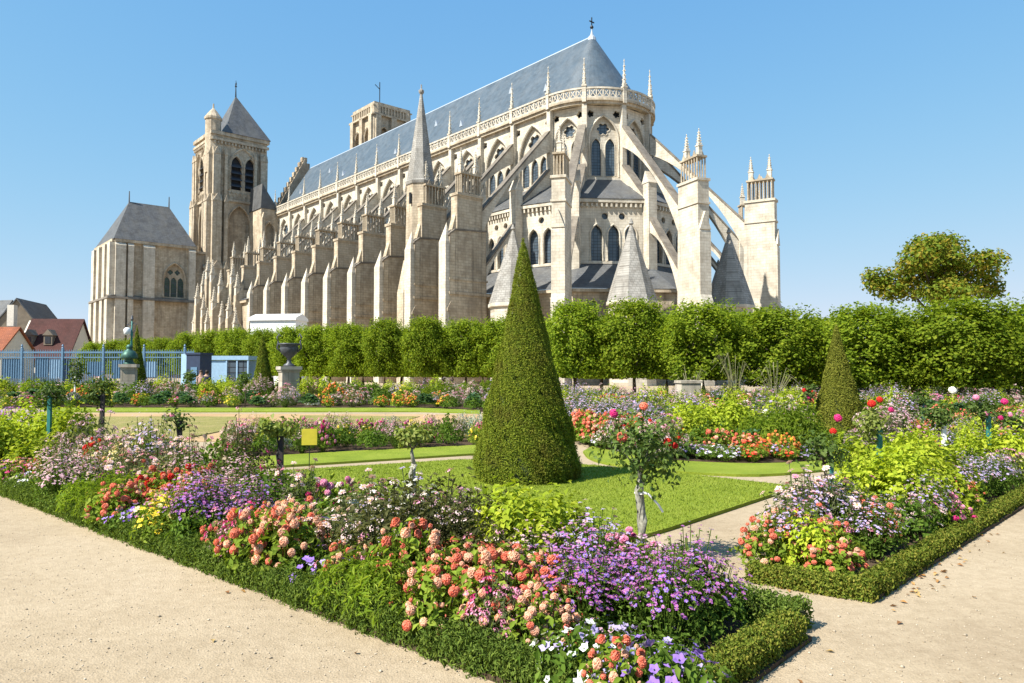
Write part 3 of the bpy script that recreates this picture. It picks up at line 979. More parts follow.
rg = np.random.default_rng(11)
def inside(P, pts):
    x, y = pts[:, 0], pts[:, 1]
    c = np.zeros(len(pts), bool)
    n = len(P)
    for i in range(n):
        x0, y0 = P[i]; x1, y1 = P[(i + 1) % n]
        hit = ((y0 > y) != (y1 > y)) & (x < (x1 - x0) * (y - y0) / (y1 - y0 + 1e-12) + x0)
        c ^= hit
    return c
def bbox_pts(P, n, rg):
    a = np.array([tuple(p) for p in P])
    lo, hi = a.min(0), a.max(0)
    pts = lo + rg.random((n, 2)) * (hi - lo)
    return pts[inside(P, pts)]

# ---- grass blades on the near lawn
M['blade'] = leafmat('grass_blade', [(0.16, 0.215, 0.02), (0.22, 0.285, 0.03), (0.29, 0.33, 0.05)], 0.3, objvar=0, spec=.1)
pts = bbox_pts(LAWN_A, 90000, rg)
N = len(pts)
ang = rg.uniform(0, 2 * PI, N); hgt = rg.uniform(.012, .035, N); wd = .006
base = np.c_[pts, np.full(N, .044)]
dx = np.c_[np.cos(ang), np.sin(ang), np.zeros(N)]
tip = base + np.c_[rg.normal(0, .015, (N, 2)), hgt]
V = np.stack([base - dx * wd, base + dx * wd, tip], 1).reshape(-1, 3)
tag(link('grass', np_mesh('grass', V, np.arange(3 * N).reshape(-1, 3), M['blade'])), kind='stuff')

# ---- loose pebbles near the viewer and dropped leaves
oc = np.array([(1, 0, 0), (-1, 0, 0), (0, 1, 0), (0, -1, 0), (0, 0, .7), (0, 0, -.5)], float)
of = np.array([(0, 2, 4), (2, 1, 4), (1, 3, 4), (3, 0, 4), (2, 0, 5), (1, 2, 5), (3, 1, 5), (0, 3, 5)])
def near_pts(n):
    d = 3.4 + 9 * rg.random(n) ** 1.7
    s = rg.uniform(-.75, .75, n)
    p = np.c_[s * d, d]
    ok = ~(inside(BED_A, p) | inside(BED_E, p) | inside(LAWN_A, p))
    return p[ok]
M['pebble'] = leafmat('pebble_stone', [(0.24, 0.19, 0.13), (0.4, 0.33, 0.24), (0.5, 0.43, 0.33)], 0.0, 0.9, objvar=0)
p = near_pts(9000); N = len(p)
sz = rg.uniform(.003, .008, N) * np.where(rg.random(N) < .04, 2.0, 1)
V = (oc[None] * (sz[:, None] * rg.uniform(.7, 1.3, (N, 3)))[:, None, :]) + np.c_[p, sz * .25][:, None, :]
Q = (of[None] + (np.arange(N) * 6)[:, None, None]).reshape(-1, 3)
tag(link('loose_gravel', np_mesh('loose_gravel', V.reshape(-1, 3), Q, M['pebble'])), kind='stuff')
M['dead_leaf'] = leafmat('dead_leaf', [(0.20, 0.09, 0.03), (0.34, 0.17, 0.05), (0.42, 0.30, 0.12)], 0.1, objvar=0)
p = near_pts(60)
extra = np.array([tuple(G(900 + 90 * t + rg.normal(0, 12), 600 - 70 * t + rg.normal(0, 9)).to_2d()) for t in rg.random(60)])
p = np.r_[p, extra]; p = p[~(inside(BED_A, p) | inside(BED_E, p))]
V, Q = leaves(rg, np.c_[p, np.full(len(p), .012)], np.tile([0, 0, 1.], (len(p), 1)), .05, .6, .3, fold=.25)
tag(link('fallen_leaves', np_mesh('fallen_leaves', V, Q, M['dead_leaf'])), kind='stuff')
# ================================================================== CLIPPED LIME TREES
M['lime_leaf'] = leafmat('lime_leaf', [(0.11, 0.17, 0.012), (0.17, 0.25, 0.018), (0.24, 0.32, 0.024), (0.31, 0.365, 0.032)], 0.5, rough=.7, spec=.08)
M['bark'] = plain('bark', (0.09, 0.07, 0.05), 0.9, var=.4, scale=12)
M['bark_light'] = plain('stripped_bark', (0.2, 0.17, 0.12), 0.9, var=.4, scale=12)

def lime_crown(seed, w=3.3, d=3.0, z0=1.35, z1=5.2, n=11000):
    rg = np.random.default_rng(seed)
    # blobs of leaves around the faces of a clipped, slightly rounded block
    k = 220
    c = rg.uniform(-1, 1, (k, 3))
    f = np.argmax(np.abs(c) * [1, 1, .95], axis=1)
    push = rg.random(k) < .7
    for i in range(k):
        if push[i]: c[i, f[i]] = np.sign(c[i, f[i]]) * rg.uniform(.8, 1.0)
    # round the upper edges
    up = np.clip((c[:, 2] - .2) / .8, 0, 1)
    c[:, 0] *= 1 - .42 * up ** 2; c[:, 1] *= 1 - .38 * up ** 2; lo_ = np.clip((-.55 - c[:, 2]) / .45, 0, 1); c[:, 0] *= 1 - .16 * lo_; c[:, 1] *= 1 - .16 * lo_; c[:, 2] -= .25 * np.abs(c[:, 0]) ** 3 * up
    cen = np.c_[c[:, 0] * w / 2, c[:, 1] * d / 2, z0 + (c[:, 2] + 1) / 2 * (z1 - z0)]
    per = n // k
    off = rg.normal(0, .18, (k, per, 3))
    P = (cen[:, None, :] + off).reshape(-1, 3)
    P[:, 2] = np.maximum(P[:, 2], z0 + rg.uniform(0, .12, len(P)))
    nr = unit(P - np.array([0, 0, (z0 + z1) / 2 - .3])) + [0, 0, .5]
    parts = [leaves(rg, P, nr, .13, .75, .55, .4)]
    n2 = 2600
    P2 = rg.uniform(-1, 1, (n2, 3)) * [w * .36, d * .36, (z1 - z0) * .42] + [0, 0, (z0 + z1) / 2]
    parts.append(leaves(rg, P2, rg.normal(size=(n2, 3)), .19, .8, .8, .3))
    # shoots sticking up
    for i in range(70):
        x, y = rg.uniform(-.42, .42) * w, rg.uniform(-.42, .42) * d
        L = rg.uniform(.2, .65)
        t = np.linspace(0, 1, 7)
        q = np.c_[x + t * rg.normal(0, .12), y + t * rg.normal(0, .12), z1 - .25 + t * L]
        parts.append(leaves(rg, q + rg.normal(0, .05, q.shape), np.tile([0, -.4, .8], (7, 1)), .12, .7, .8))
    V, Q = merge(parts)
    return np_mesh('crown', V, Q, M['lime_leaf'])
def lime_trunk(seed, mat):
    r_ = random.Random(seed)
    m = MB()
    m.tube([(0, 0, 0), (r_.uniform(-.05, .05), 0, .8), (r_.uniform(-.06, .06), r_.uniform(-.05, .05), 1.7), (0, 0, 3.4)], .13, 8, .07)
    for i in range(7):
        a = i * .9 + r_.random()
        z = 1.5 + r_.random() * 1.2
        m.tube([(0, 0, z), (.6 * math.cos(a), .6 * math.sin(a), z + .35), (1.25 * math.cos(a), 1.2 * math.sin(a), z + .9)], .05, 5, .02)
    return m.mesh('trunk', mat, True)
crowns = [lime_crown(s) for s in (1, 2, 3, 4)]
trunks = [lime_trunk(s, M['bark'] if s % 2 else M['bark_light']) for s in (1, 2, 3)]
ORD = ['first', 'second', 'third', 'fourth', 'fifth', 'sixth', 'seventh', 'eighth', 'ninth', 'tenth', 'eleventh', 'twelfth', 'thirteenth', 'fourteenth', 'fifteenth',
       'sixteenth', 'seventeenth', 'eighteenth', 'nineteenth', 'twentieth', 'twenty-first', 'twenty-second', 'twenty-third', 'twenty-fourth', 'twenty-fifth', 'twenty-sixth', 'twenty-seventh', 'twenty-eighth']
front = [(1058, 294, 4.7), (962, 293, 4.7), (868, 297, 4.6), (778, 300, 4.4), (703, 300, 3.9), (634, 305, 3.7), (575, 307, 3.6), (505, 318, 3.6), (466, 319, 3.1), (425, 319, 3.1), (385, 321, 3.1), (349, 323, 3.1),
         (318, 325, 3.2), (290, 327, 3.2), (263, 329, 3.2), (236, 331, 3.2), (212, 333, 3.2), (187, 335, 3.2), (162, 337, 3.3), (138, 339, 3.3), (115, 341, 3.3), (93, 343, 3.3), (73, 346, 3.3)]
def lime(x, yt, wd, back, idx, row, sy=1.0):
    D = (5.3 - HC) * F / (370 - yt) + back
    p = AT(x, 370, D)
    t = thing('lime_tree', f'clipped lime tree, {ORD[idx]} from the tall yellowing tree in the {row} row', 'tree', (p.x, p.y, 0), 0, 'clipped lime trees')
    s = wd / 3.3 * (.93 if row == 'front' else 1)
    cr = link('crown', crowns[(idx * 3 + (row == 'back')) % 4], t, None, (0, 0, 0))
    cr.scale = (s, max(1, s * .95), 1.0 * sy)
    cr.rotation_euler = (0, 0, PI * (idx % 2) + rnd.uniform(-.15, .15))
    tr = link('trunk', trunks[idx % 3], t, None, (0, 0, rnd.uniform(0, 6)))
    cr.scale.z = (rnd.uniform(.95, 1.03) if row == 'front' else .94)
    if x > 740: cr.location.z = -.3
for i, (x, yt, wd) in enumerate(front): lime(x, yt, wd, 0, i, 'front')
for i, ((x, yt, wd), (x2, yt2, wd2)) in enumerate(zip(front, front[1:])):
    if 0.5 * (x + x2) > 690 or 0.5 * (x + x2) < 620: pass
    lime(.52 * x + .48 * x2 - 4, (yt + yt2) / 2, (wd + wd2) / 2, 5.5, i, 'back')

# ---- tall yellowing tree
M['autumn_leaf'] = leafmat('yellowing_leaf', [(0.09, 0.15, 0.015), (0.14, 0.20, 0.02), (0.20, 0.225, 0.025), (0.31, 0.22, 0.03)], 0.4, spec=.08)
def tall_tree():
    Y = 60
    t0 = AT(938, 370, Y)
    t = thing('tall_tree', 'tall yellowing round-topped tree rising above the clipped lime trees', 'tree', (t0.x, Y, 0))
    rg = np.random.default_rng(5)
    clumps = [(948, 246, 24, 10), (922, 254, 20, 10), (903, 264, 17, 9), (889, 279, 14, 10), (922, 270, 22, 9), (905, 286, 20, 9), (942, 262, 20, 8), (968, 262, 15, 7), (978, 272, 19, 9), (992, 285, 12, 9), (962, 281, 16, 7),
              (955, 242, 14, 6), (935, 283, 14, 7), (965, 290, 28, 9), (930, 294, 26, 8), (948, 272, 20, 9)]
    parts = []
    tr = MB()
    tr.tube([(0, 0, 0), (.2, 0, 4), (-.2, .1, 8), (.1, 0, 10)], .35, 8, .14)
    k = Y / F
    for x, y, rx, ry in clumps:
        c = AT(x, y, Y) - Vector((t0.x, 0, 0)); c.y = rg.uniform(-2.6, 2.6); c.z += rg.uniform(-.3, .3)
        rx *= 1.18; ry *= 1.4; n = int(34 * rx * ry / 10)
        q = unit(rg.normal(size=(n, 3))) * (rg.random((n, 1)) ** .4)
        sub = rg.normal(0, .12, (n, 3))
        P = np.array(c) + (q + sub) * [rx * k, rx * k * .9, ry * k]
        parts.append(leaves(rg, P, q + [0, 0, .6], .30, .65, .6, .4))
        tr.tube([(0, 0, 7.0 + rg.uniform(-1.5, 1.5)), (c.x * .5, c.y * .5, c.z * .5 + 4.0), (c.x, c.y, c.z + .2)], .11, 5, .035)
    V, Q = merge(parts)
    link('crown', np_mesh('crown', V, Q, M['autumn_leaf']), t)
    tr.build('trunk', M['bark'], t, True)
tall_tree()

# ---- dark understorey shrubs behind the right limes
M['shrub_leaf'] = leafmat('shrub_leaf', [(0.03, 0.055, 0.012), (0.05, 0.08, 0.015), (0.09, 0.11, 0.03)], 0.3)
rs = np.random.default_rng(9)
q = unit(rs.normal(size=(1500, 3))); q[:, 2] = np.abs(q[:, 2])
V, Q = leaves(rs, q * [1.0, .8, 1.2] * rs.uniform(.6, 1.05, (1500, 1)), q, .13, .6, .6)
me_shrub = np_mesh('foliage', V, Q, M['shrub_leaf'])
st_ = MB()
for i in range(5): st_.tube([(0, 0, 0), (.5 * math.cos(i * 1.3), .4 * math.sin(i * 1.3), 1.0)], .03, 5, .01)
me_shst = st_.mesh('stem', M['bark'], True)
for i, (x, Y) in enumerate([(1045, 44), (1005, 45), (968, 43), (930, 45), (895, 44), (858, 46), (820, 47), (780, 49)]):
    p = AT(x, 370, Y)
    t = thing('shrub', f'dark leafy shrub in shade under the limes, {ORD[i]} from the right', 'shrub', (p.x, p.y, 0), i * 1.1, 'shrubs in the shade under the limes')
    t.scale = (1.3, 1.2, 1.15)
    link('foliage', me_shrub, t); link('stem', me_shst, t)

# ---- reddish small-leaved bush and pale grasses at the foot of the limes
M['cane'] = leafmat('dry_cane', [(0.16, 0.19, 0.06), (0.26, 0.25, 0.12), (0.36, 0.32, 0.18)], 0.25)
def canes(x, Y, n, hgt, label, seed):
    rg = np.random.default_rng(seed)
    p = AT(x, 370, Y)
    t = thing('ornamental_grass', label, 'plant', (p.x, p.y, 0), 0, 'arching ornamental grasses')
    m = MB()
    for i in range(n):
        a = rg.uniform(0, 2 * PI); L = hgt * rg.uniform(.6, 1); b = rg.uniform(.2, .9)
        pts_ = [(.15 * math.cos(a), .15 * math.sin(a), 0), (.1 * math.cos(a) + .25 * b * math.cos(a), .35 * b * math.sin(a), L * .6), (.9 * b * math.cos(a), .8 * b * math.sin(a), L * .95), (1.3 * b * math.cos(a), 1.1 * b * math.sin(a), L * (1 - .25 * b))]
        m.tube(pts_, .014, 3, .006)
    m.build('canes', M['cane'], t)
canes(690, 33.5, 16, 2.2, 'pale arching grass clump behind the white stone block', 1)
canes(735, 31, 26, 2.7, 'tall pale arching grass clump between two limes', 2)
canes(775, 30, 26, 2.4, 'pale arching grass clump closest to the right yew cone', 3)

# ================================================================== HOUSES ON THE LEFT
M['red_tile'] = coursed('red_roof_tile', ((0.10, 0.042, 0.034), (0.075, 0.032, 0.028)), (0.07, 0.035, 0.03), row=.2, bw=.25, mortar=(.06, .02, .02))
M['orange_tile'] = coursed('orange_roof_tile', ((0.38, 0.13, 0.06), (0.30, 0.10, 0.05)), (0.2, 0.08, 0.05), row=.2, bw=.25, mortar=(.15, .05, .03))
M['render'] = plain('white_render', (0.62, 0.58, 0.5), .9)
M['grey_render'] = plain('brown_grey_render', (0.2, 0.165, 0.125), .9, var=.2, scale=1.5)
M['brick'] = coursed('red_brick', ((0.28, 0.10, 0.06), (0.22, 0.08, 0.05)), (0.12, 0.06, 0.04), row=.08, bw=.22)
M['pane'] = plain('window_pane', (0.04, 0.05, 0.06), .15, spec=.6)
def house(loc, rz, L, Wd, eave, ridge, wallm, roofm, label, chim=True, wins=3, dorm=0):
    t = thing('house', label, 'house', loc, rz, 'houses left of the cathedral')
    m = MB()
    m.box(0, L, -Wd / 2, Wd / 2, 0, eave)
    m.prism_x([(-Wd / 2, eave), (Wd / 2, eave), (0, ridge)], 0, .3); m.prism_x([(-Wd / 2, eave), (Wd / 2, eave), (0, ridge)], L - .3, L)
    m.build('wall', wallm, t)
    m = MB(); sl_ = (ridge - eave) / (Wd / 2)
    for s_ in (-1, 1):
        m.prism_x([(s_ * (Wd / 2 + .4), eave - .4 * sl_ + .02), (0, ridge + .02), (0, ridge + .25), (s_ * (Wd / 2 + .4), eave - .4 * sl_ + .25)], .32, L + .3)
    ro = m.build('roof', roofm, t)
    if chim:
        m = MB(); m.box(.6, 1.6, -.5, .5, ridge - 1.2, ridge + 1.3); m.box(.5, 1.7, -.6, .6, ridge + 1.3, ridge + 1.5); m.build('chimney', M['brick'], ro)
    for i in range(wins):
        x = L * (i + .7) / (wins + .4)
        m = MB(); m.box(x - .6, x + .6, -Wd / 2 - .06, -Wd / 2 - .003, 1.4, 2.9); f = m.build('window', M['render'], t)
        m = MB(); m.box(x - .48, x + .48, -Wd / 2 - .09, -Wd / 2 - .063, 1.5, 2.8); m.build('pane', M['pane'], f)
    for i in range(dorm):
        x = L * (i + .6) / (dorm + .8)
        y0 = -Wd / 4
        zb = eave + (ridge - eave) * .35
        m = MB(); m.box(x - .55, x + .55, y0 - 1.0, y0 + .9, zb - .2, zb + 1.1); m.prism_y([(x - .7, zb + 1.1), (x + .7, zb + 1.1), (x, zb + 1.9)], y0 - 1.1, y0 + 1.2)
        f = m.build('dormer', M['grey_render'], ro)
        m = MB(); m.box(x - .35, x + .35, y0 - 1.05, y0 - 1.003, zb, zb + .9); m.build('pane', M['pane'], f)
    return t
p = AT(28, 370, 100)
hs_ = house((p.x, p.y, 0), R(4), 7.0, 7, 3.6, 8.6, M['render'], M['red_tile'], 'long low house with a dark red tiled roof and two dormers', False, 2, 2)
m = MB(); m.prism_y([(-1.9, 0), (1.3, 0), (.2, 7.6), (-.55, 7.6)], -3.9, -3.2); m.box(-.6, .25, -3.95, -3.15, 7.6, 10.4); m.build('gable_chimney', M['render'], hs_)
p = AT(-34, 370, 118)
house((p.x, p.y, 0), R(-20), 10, 9, 6.0, 12.6, M['grey_render'], M['slate'], 'tall house with a brown-grey gable and grey slate roof', True, 2)
p = AT(15, 370, 112)
t = thing('house', 'gabled brown-grey house whose pointed end shows behind the red roof', 'house', (p.x, p.y, 0), R(104), 'houses left of the cathedral')
m = MB(); m.box(0, 12, -4, 4, 0, 7.2); m.prism_x([(-4, 7.2), (4, 7.2), (0, 12.6)], 0, .3); m.build('wall', M['grey_render'], t)
m = MB()
for s_ in (-1, 1): m.prism_x([(s_ * 4.3, 6.9), (0, 12.65), (0, 12.9), (s_ * 4.3, 7.15)], -.2, 12)
m.build('roof', M['slate'], t)
p = AT(-40, 370, 92)
house((p.x, p.y, 0), R(0), 7.2, 6, 4.2, 7.0, M['render'], M['orange_tile'], 'small cottage with an orange tiled roof at the picture edge', False, 2)

# ---- white marquee in front of the buttresses
M['white_canvas'] = plain('white_canvas', (0.75, 0.75, 0.74), .7, var=.05)
p = AT(278, 370, 82)
t = thing('site_marquee', 'white flat-roofed site shelter standing against the cathedral buttresses', 'shelter', (p.x, p.y, 0), R(-8))
m = MB(); m.box(-2.6, 2.7, -1.5, 1.5, 0, 7.3); m.build('wall', M['white_canvas'], t)
m = MB(); m.prism_x([(-1.7, 7.3), (1.7, 7.3), (1.6, 7.6), (0, 8.1), (-1.6, 7.6)], -2.75, 2.8); m.build('roof', M['white_canvas'], t)

# ================================================================== BLUE FENCE, BOOTH, PAVILION
M['blue'] = plain('blue_paint', (0.10, 0.19, 0.29), .55, var=.15)
M['blue_light'] = plain('light_blue_panel', (0.30, 0.45, 0.60), .5, var=.08)
M['navy'] = plain('navy_panel', (0.03, 0.045, 0.085), .5)
M['teal_paint'] = plain('teal_paint', (0.03, 0.17, 0.15), .5, var=.2)
FD = 52.0
def fpx(x): return AT(x, 370, FD).x
t = thing('fence', 'long blue metal railing with solid blue panels below the limes', 'fence', (0, FD, 0))
x0, x1 = fpx(-60), fpx(194)
n = 0
m = MB(); m.box(x0, x1, -.04, .04, 3.0, 3.12); m.box(x0, x1, -.04, .04, 2.66, 2.74); m.box(x0, x1, -.04, .04, .25, .33); m.build('rail', M['blue'], t)
m = MB()
x = x0
while x < x1:
    m.box(x - .016, x + .016, -.016, .016, .1, 3.25); x += .17
b_ = m.build('bars', M['blue'], t); b_['kind'] = 'stuff'
x = x0
while x < x1:
    m = MB(); m.box(-.07, .07, -.07, .07, 0, 3.35); m.lathe([(.1, 3.35), (.05, 3.45), (.09, 3.52), (.02, 3.65)], 6)
    m.build('post', M['blue'], t).location = (x, 0, 0); x += 2.9
for xa, xb, za, zb, mt in ((-40, -18, 1.3, 2.6, 'blue'), (2, 21, 1.2, 2.6, 'blue'), (35, 48, 1.3, 2.66, 'blue'), (49, 60, 1.2, 2.6, 'blue_light'), (61, 71, .6, 2.6, 'navy'), (87, 102, 1.35, 2.4, 'blue'), (112, 124, 1.2, 2.5, 'blue'), (140, 156, 1.3, 2.4, 'blue_light')):
    m = MB(); m.box(fpx(xa), fpx(xb), .03, .08, za, zb); m.build('panel', M[mt], t)
p = AT(197, 370, 50)
t = thing('ticket_booth', 'narrow dark navy booth with a light blue front post', 'booth', (p.x, p.y, 0), R(-15))
m = MB(); m.box(-.35, .7, -.6, .6, 0, 2.85); m.box(-.42, .77, -.67, .67, 2.85, 2.97); m.build('wall', M['navy'], t)
m = MB(); m.box(-.78, -.36, -.62, -.2, 0, 2.9); m.build('post', M['blue_light'], t)
m = MB(); m.box(.0, .5, -.64, -.603, .1, 2.0); m.build('door', M['blue'], t)
p = AT(234, 370, 55)
t = thing('glazed_pavilion', 'light blue glazed pavilion beside the small yew cone', 'pavilion', (p.x, p.y, 0), 0)
m = MB(); m.box(-1.55, 1.5, -1.2, 1.2, 2.55, 2.85)
m.build('roof', M['blue_light'], t)
for i, (xa, xb, mt) in enumerate(((-1.4, -.15, 'blue_light'), (-.1, .62, 'pane'), (.67, 1.4, 'pane'))):
    m = MB(); m.box(xa, xb, -1.1, -1.04, .1, 2.5); m.build('panel', M[mt] if mt != 'pane' else M['glass'], t)
for xa in (-1.48, -.125, .645, 1.45):
    m = MB(); m.box(xa - .05, xa + .05, -1.16, -1.0, 0, 2.55); m.build('post', M['blue_light'], t)
m = MB(); m.box(-1.4, 1.4, 1.0, 1.06, 0, 2.5); m.build('back_wall', M['blue_light'], t)

# ---- lamp, bronze on pedestal, urn
M['bronze'] = plain('green_bronze', (0.045, 0.11, 0.085), .5, .4, var=.35, scale=5)
M['milk'] = plain('milk_glass', (0.7, 0.72, 0.72), .3)
M['lead'] = plain('dark_lead', (0.085, 0.09, 0.10), .5, .3, var=.3, scale=8)
M['ped'] = coursed('pedestal_stone', ((0.5, 0.45, 0.37), (0.46, 0.41, 0.33)), (0.3, 0.26, 0.2), row=.6, bw=1.2, stain_amt=.5)
p = AT(131, 370, 45)
t = thing('street_lamp', 'green street lamp with white lantern under an ornate iron bracket', 'street lamp', (p.x, p.y, 0))
m = MB(); m.lathe([(.16, 0), (.16, .5), (.08, .7), (.06, 3.9), (.09, 4.0), (.05, 4.2), (.04, 4.9)], 8); m.build('post', M['teal_paint'], t, True)
m = MB()
for s_ in (-1, 1):
    m.tube([(0, 0, 4.0), (s_ * .2, 0, 4.3), (s_ * .28, 0, 4.6), (s_ * .1, 0, 4.75), (s_ * .05, 0, 4.6)], .025, 5)
m.lathe([(.06, 4.85), (.1, 4.95), (.02, 5.2)], 6)
m.tube([(0, 0, 4.55), (-.2, -.1, 4.6), (-.22, -.1, 4.4)], .03, 5); m.build('bracket', M['lead'], t)
m = MB(); m.lathe([(.05, 3.93), (.19, 4.0), (.22, 4.3), (.1, 4.42)], 10, (-.22, -.1, 0)); m.build('lantern', M['milk'], t, True)
p = AT(129, 370, 40)
t = thing('stone_pedestal', 'square stone pedestal carrying the green bronze dome', 'pedestal', (p.x, p.y, 0), R(18))
m = MB(); m.box(-.36, .36, -.36, .36, .25, 1.95); m.box(-.45, .45, -.45, .45, 0, .25); m.box(-.45, .45, -.45, .45, 1.95, 2.12); m.build('shaft', M['ped'], t)
t = thing('bronze_dome', 'green bronze domed ornament standing on a square stone pedestal', 'ornament', (p.x, p.y, 2.12), 0)
k_ = .72
m = MB(); m.M = Matrix.Scale(k_, 4); m.lathe([(.42, 0), (.42, .08), (.3, .14), (.26, .4), (.3, .45)], 16); m.build('base', M['bronze'], t, True)
m = MB(); m.M = Matrix.Scale(k_, 4); m.lathe([(.58, .42), (.62, .5), (.56, .75), (.4, .98), (.22, 1.1), (.2, 1.2), (.25, 1.3), (.17, 1.45), (.05, 1.52)], 20); m.build('dome', M['bronze'], t, True)
p = AT(289, 370, 40)
t = thing('stone_pedestal', 'tall pale stone pedestal under the dark garden urn', 'pedestal', (p.x, p.y, 0), R(30))
m = MB(); m.box(-.55, .55, -.55, .55, 0, .55); m.box(-.46, .46, -.46, .46, .55, 1.72); m.box(-.52, .52, -.52, .52, 1.72, 1.82); m.box(-.58, .58, -.58, .58, 1.82, 2.0)
m.box(-.34, .34, -.47, -.462, .75, 1.6); m.build('shaft', M['ped'], t)
t = thing('garden_urn', 'dark metal garden urn with two upright handles on a stone pedestal', 'urn', (p.x, p.y, 2.0), 0)
m = MB(); m.lathe([(.3, 0), (.3, .08), (.12, .2), (.1, .42), (.2, .52), (.42, .72), (.5, 1.0), (.46, 1.12), (.58, 1.2), (.58, 1.26), (.3, 1.26)], 20); m.build('body', M['lead'], t, True)
for s_ in (-1, 1):
    m = MB(); m.tube([(s_ * .44, 0, .8), (s_ * .66, 0, 1.0), (s_ * .6, 0, 1.35), (s_ * .68, 0, 1.6), (s_ * .56, 0, 1.78), (s_ * .48, 0, 1.62)], .06, 6, .035); m.build('handle', M['lead'], t, True)

# white stone block, wall post
p = AT(688, 370, 31)
t = thing('stone_block', 'pale stone block on a plinth between the lime trunks', 'pedestal', (p.x, p.y, 0), R(6))
m = MB(); m.box(-.42, .42, -.4, .4, .2, 1.25); m.box(-.5, .5, -.48, .48, 0, .2); m.box(-.46, .46, -.44, .44, 1.25, 1.36); m.build('shaft', M['ped'], t)

# ================================================================== YEW CONES
M['yew'] = leafmat('yew_leaf', [(0.085, 0.125, 0.012), (0.14, 0.19, 0.016), (0.20, 0.245, 0.02), (0.26, 0.28, 0.03)], 0.25, 0.7, objvar=.05, spec=.12, patch=(0.15, 0.125, 0.025))
M['yew_light'] = leafmat('olive_yew_leaf', [(0.10, 0.115, 0.015), (0.16, 0.18, 0.022), (0.22, 0.235, 0.032), (0.28, 0.27, 0.045)], 0.25, 0.7, objvar=.05, spec=.1)
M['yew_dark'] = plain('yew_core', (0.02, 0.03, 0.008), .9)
def yew(x, Y, h, r, label, n, leaf, seed, mat='yew'):
    rg = np.random.default_rng(seed)
    p = AT(x, 370, Y)
    t = thing('yew_cone', label, 'topiary', (p.x, p.y, 0), 0, 'clipped yew cones')
    z = h * (1 - np.sqrt(rg.random(n)))
    a = rg.uniform(0, 2 * PI, n)
    lump = 1 + .03 * np.sin(5 * a + z * 3) + .03 * np.sin(11 * z / h * 3 + 3 * a + 1) + .02 * rg.normal(size=n)
    prof = np.interp(z / h, [0, .06, .5, .93, 1], [.97, 1.0, .54, .105, .02])
    rr = r * prof * lump * (1 + .035 * np.sin(2 * a + 1.3 * z + seed) + .02 * np.sin(23 * a + 17 * z)) + np.where(rg.random(n) < .012, rg.uniform(.01, .05, n), 0)
    rr = rr - np.abs(rg.normal(0, .02, n))
    hole = (np.sin(7 * a + 9 * z) * np.sin(4 * z - 3 * a + 2) > .93)
    rr = rr - hole * .05
    P = np.c_[rr * np.cos(a) - .012 * h * (z / h) ** 2, rr * np.sin(a), z + .03]
    N = np.c_[np.cos(a), np.sin(a), np.full(n, .25)]
    V, Q = leaves(rg, P, N, leaf, .42, .75, .4, D=np.tile([0, 0, .25], (n, 1)))
    link('foliage', np_mesh('foliage', V, Q, M[mat]), t)
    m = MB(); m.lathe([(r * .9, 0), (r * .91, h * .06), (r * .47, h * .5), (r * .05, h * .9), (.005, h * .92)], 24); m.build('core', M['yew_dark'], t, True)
yew(526, 11.95, 3.95, .83, 'huge clipped dark green yew cone standing alone on the near lawn', 190000, .026, 1)
yew(838, 20, 3.05, .70, 'clipped olive green yew cone standing before the right limes', 45000, .045, 2, 'yew_light')
yew(263, 41, 3.75, .72, 'small clipped green yew cone beside the stone urn pedestal', 16000, .08, 3)
yew(137, 43, 4.4, .62, 'slim dark yew cone behind the bronze dome', 14000, .08, 4)

# ================================================================== PEOPLE far off
M['skin'] = plain('skin', (0.45, 0.27, 0.19), .5)
M['cloth_dark'] = plain('navy_cloth', (0.02, 0.025, 0.05), .8)
M['cloth_pink'] = plain('pale_pink_cloth', (0.55, 0.36, 0.31), .8)
M['cloth_sand'] = plain('sand_cloth', (0.4, 0.33, 0.24), .8)
M['hair'] = plain('dark_hair', (0.025, 0.016, 0.011), .6)
M['hair2'] = plain('brown_hair', (0.06, 0.035, 0.02), .6)
def skin_mesh(name, vs, es, rad, mat, parent, root=0):
    me = bpy.data.meshes.new(name)
    me.from_pydata(vs, es, [])
    me.materials.append(mat)
    o = link(name, me, parent)
    sm = o.modifiers.new('skin', 'SKIN'); sm.use_smooth_shade = True
    for i, v in enumerate(me.skin_vertices[0].data):
        v.radius = (rad[i], rad[i] * .85); v.use_root = i == root
    ss = o.modifiers.new('sub', 'SUBSURF'); ss.levels = ss.render_levels = 1
    return o
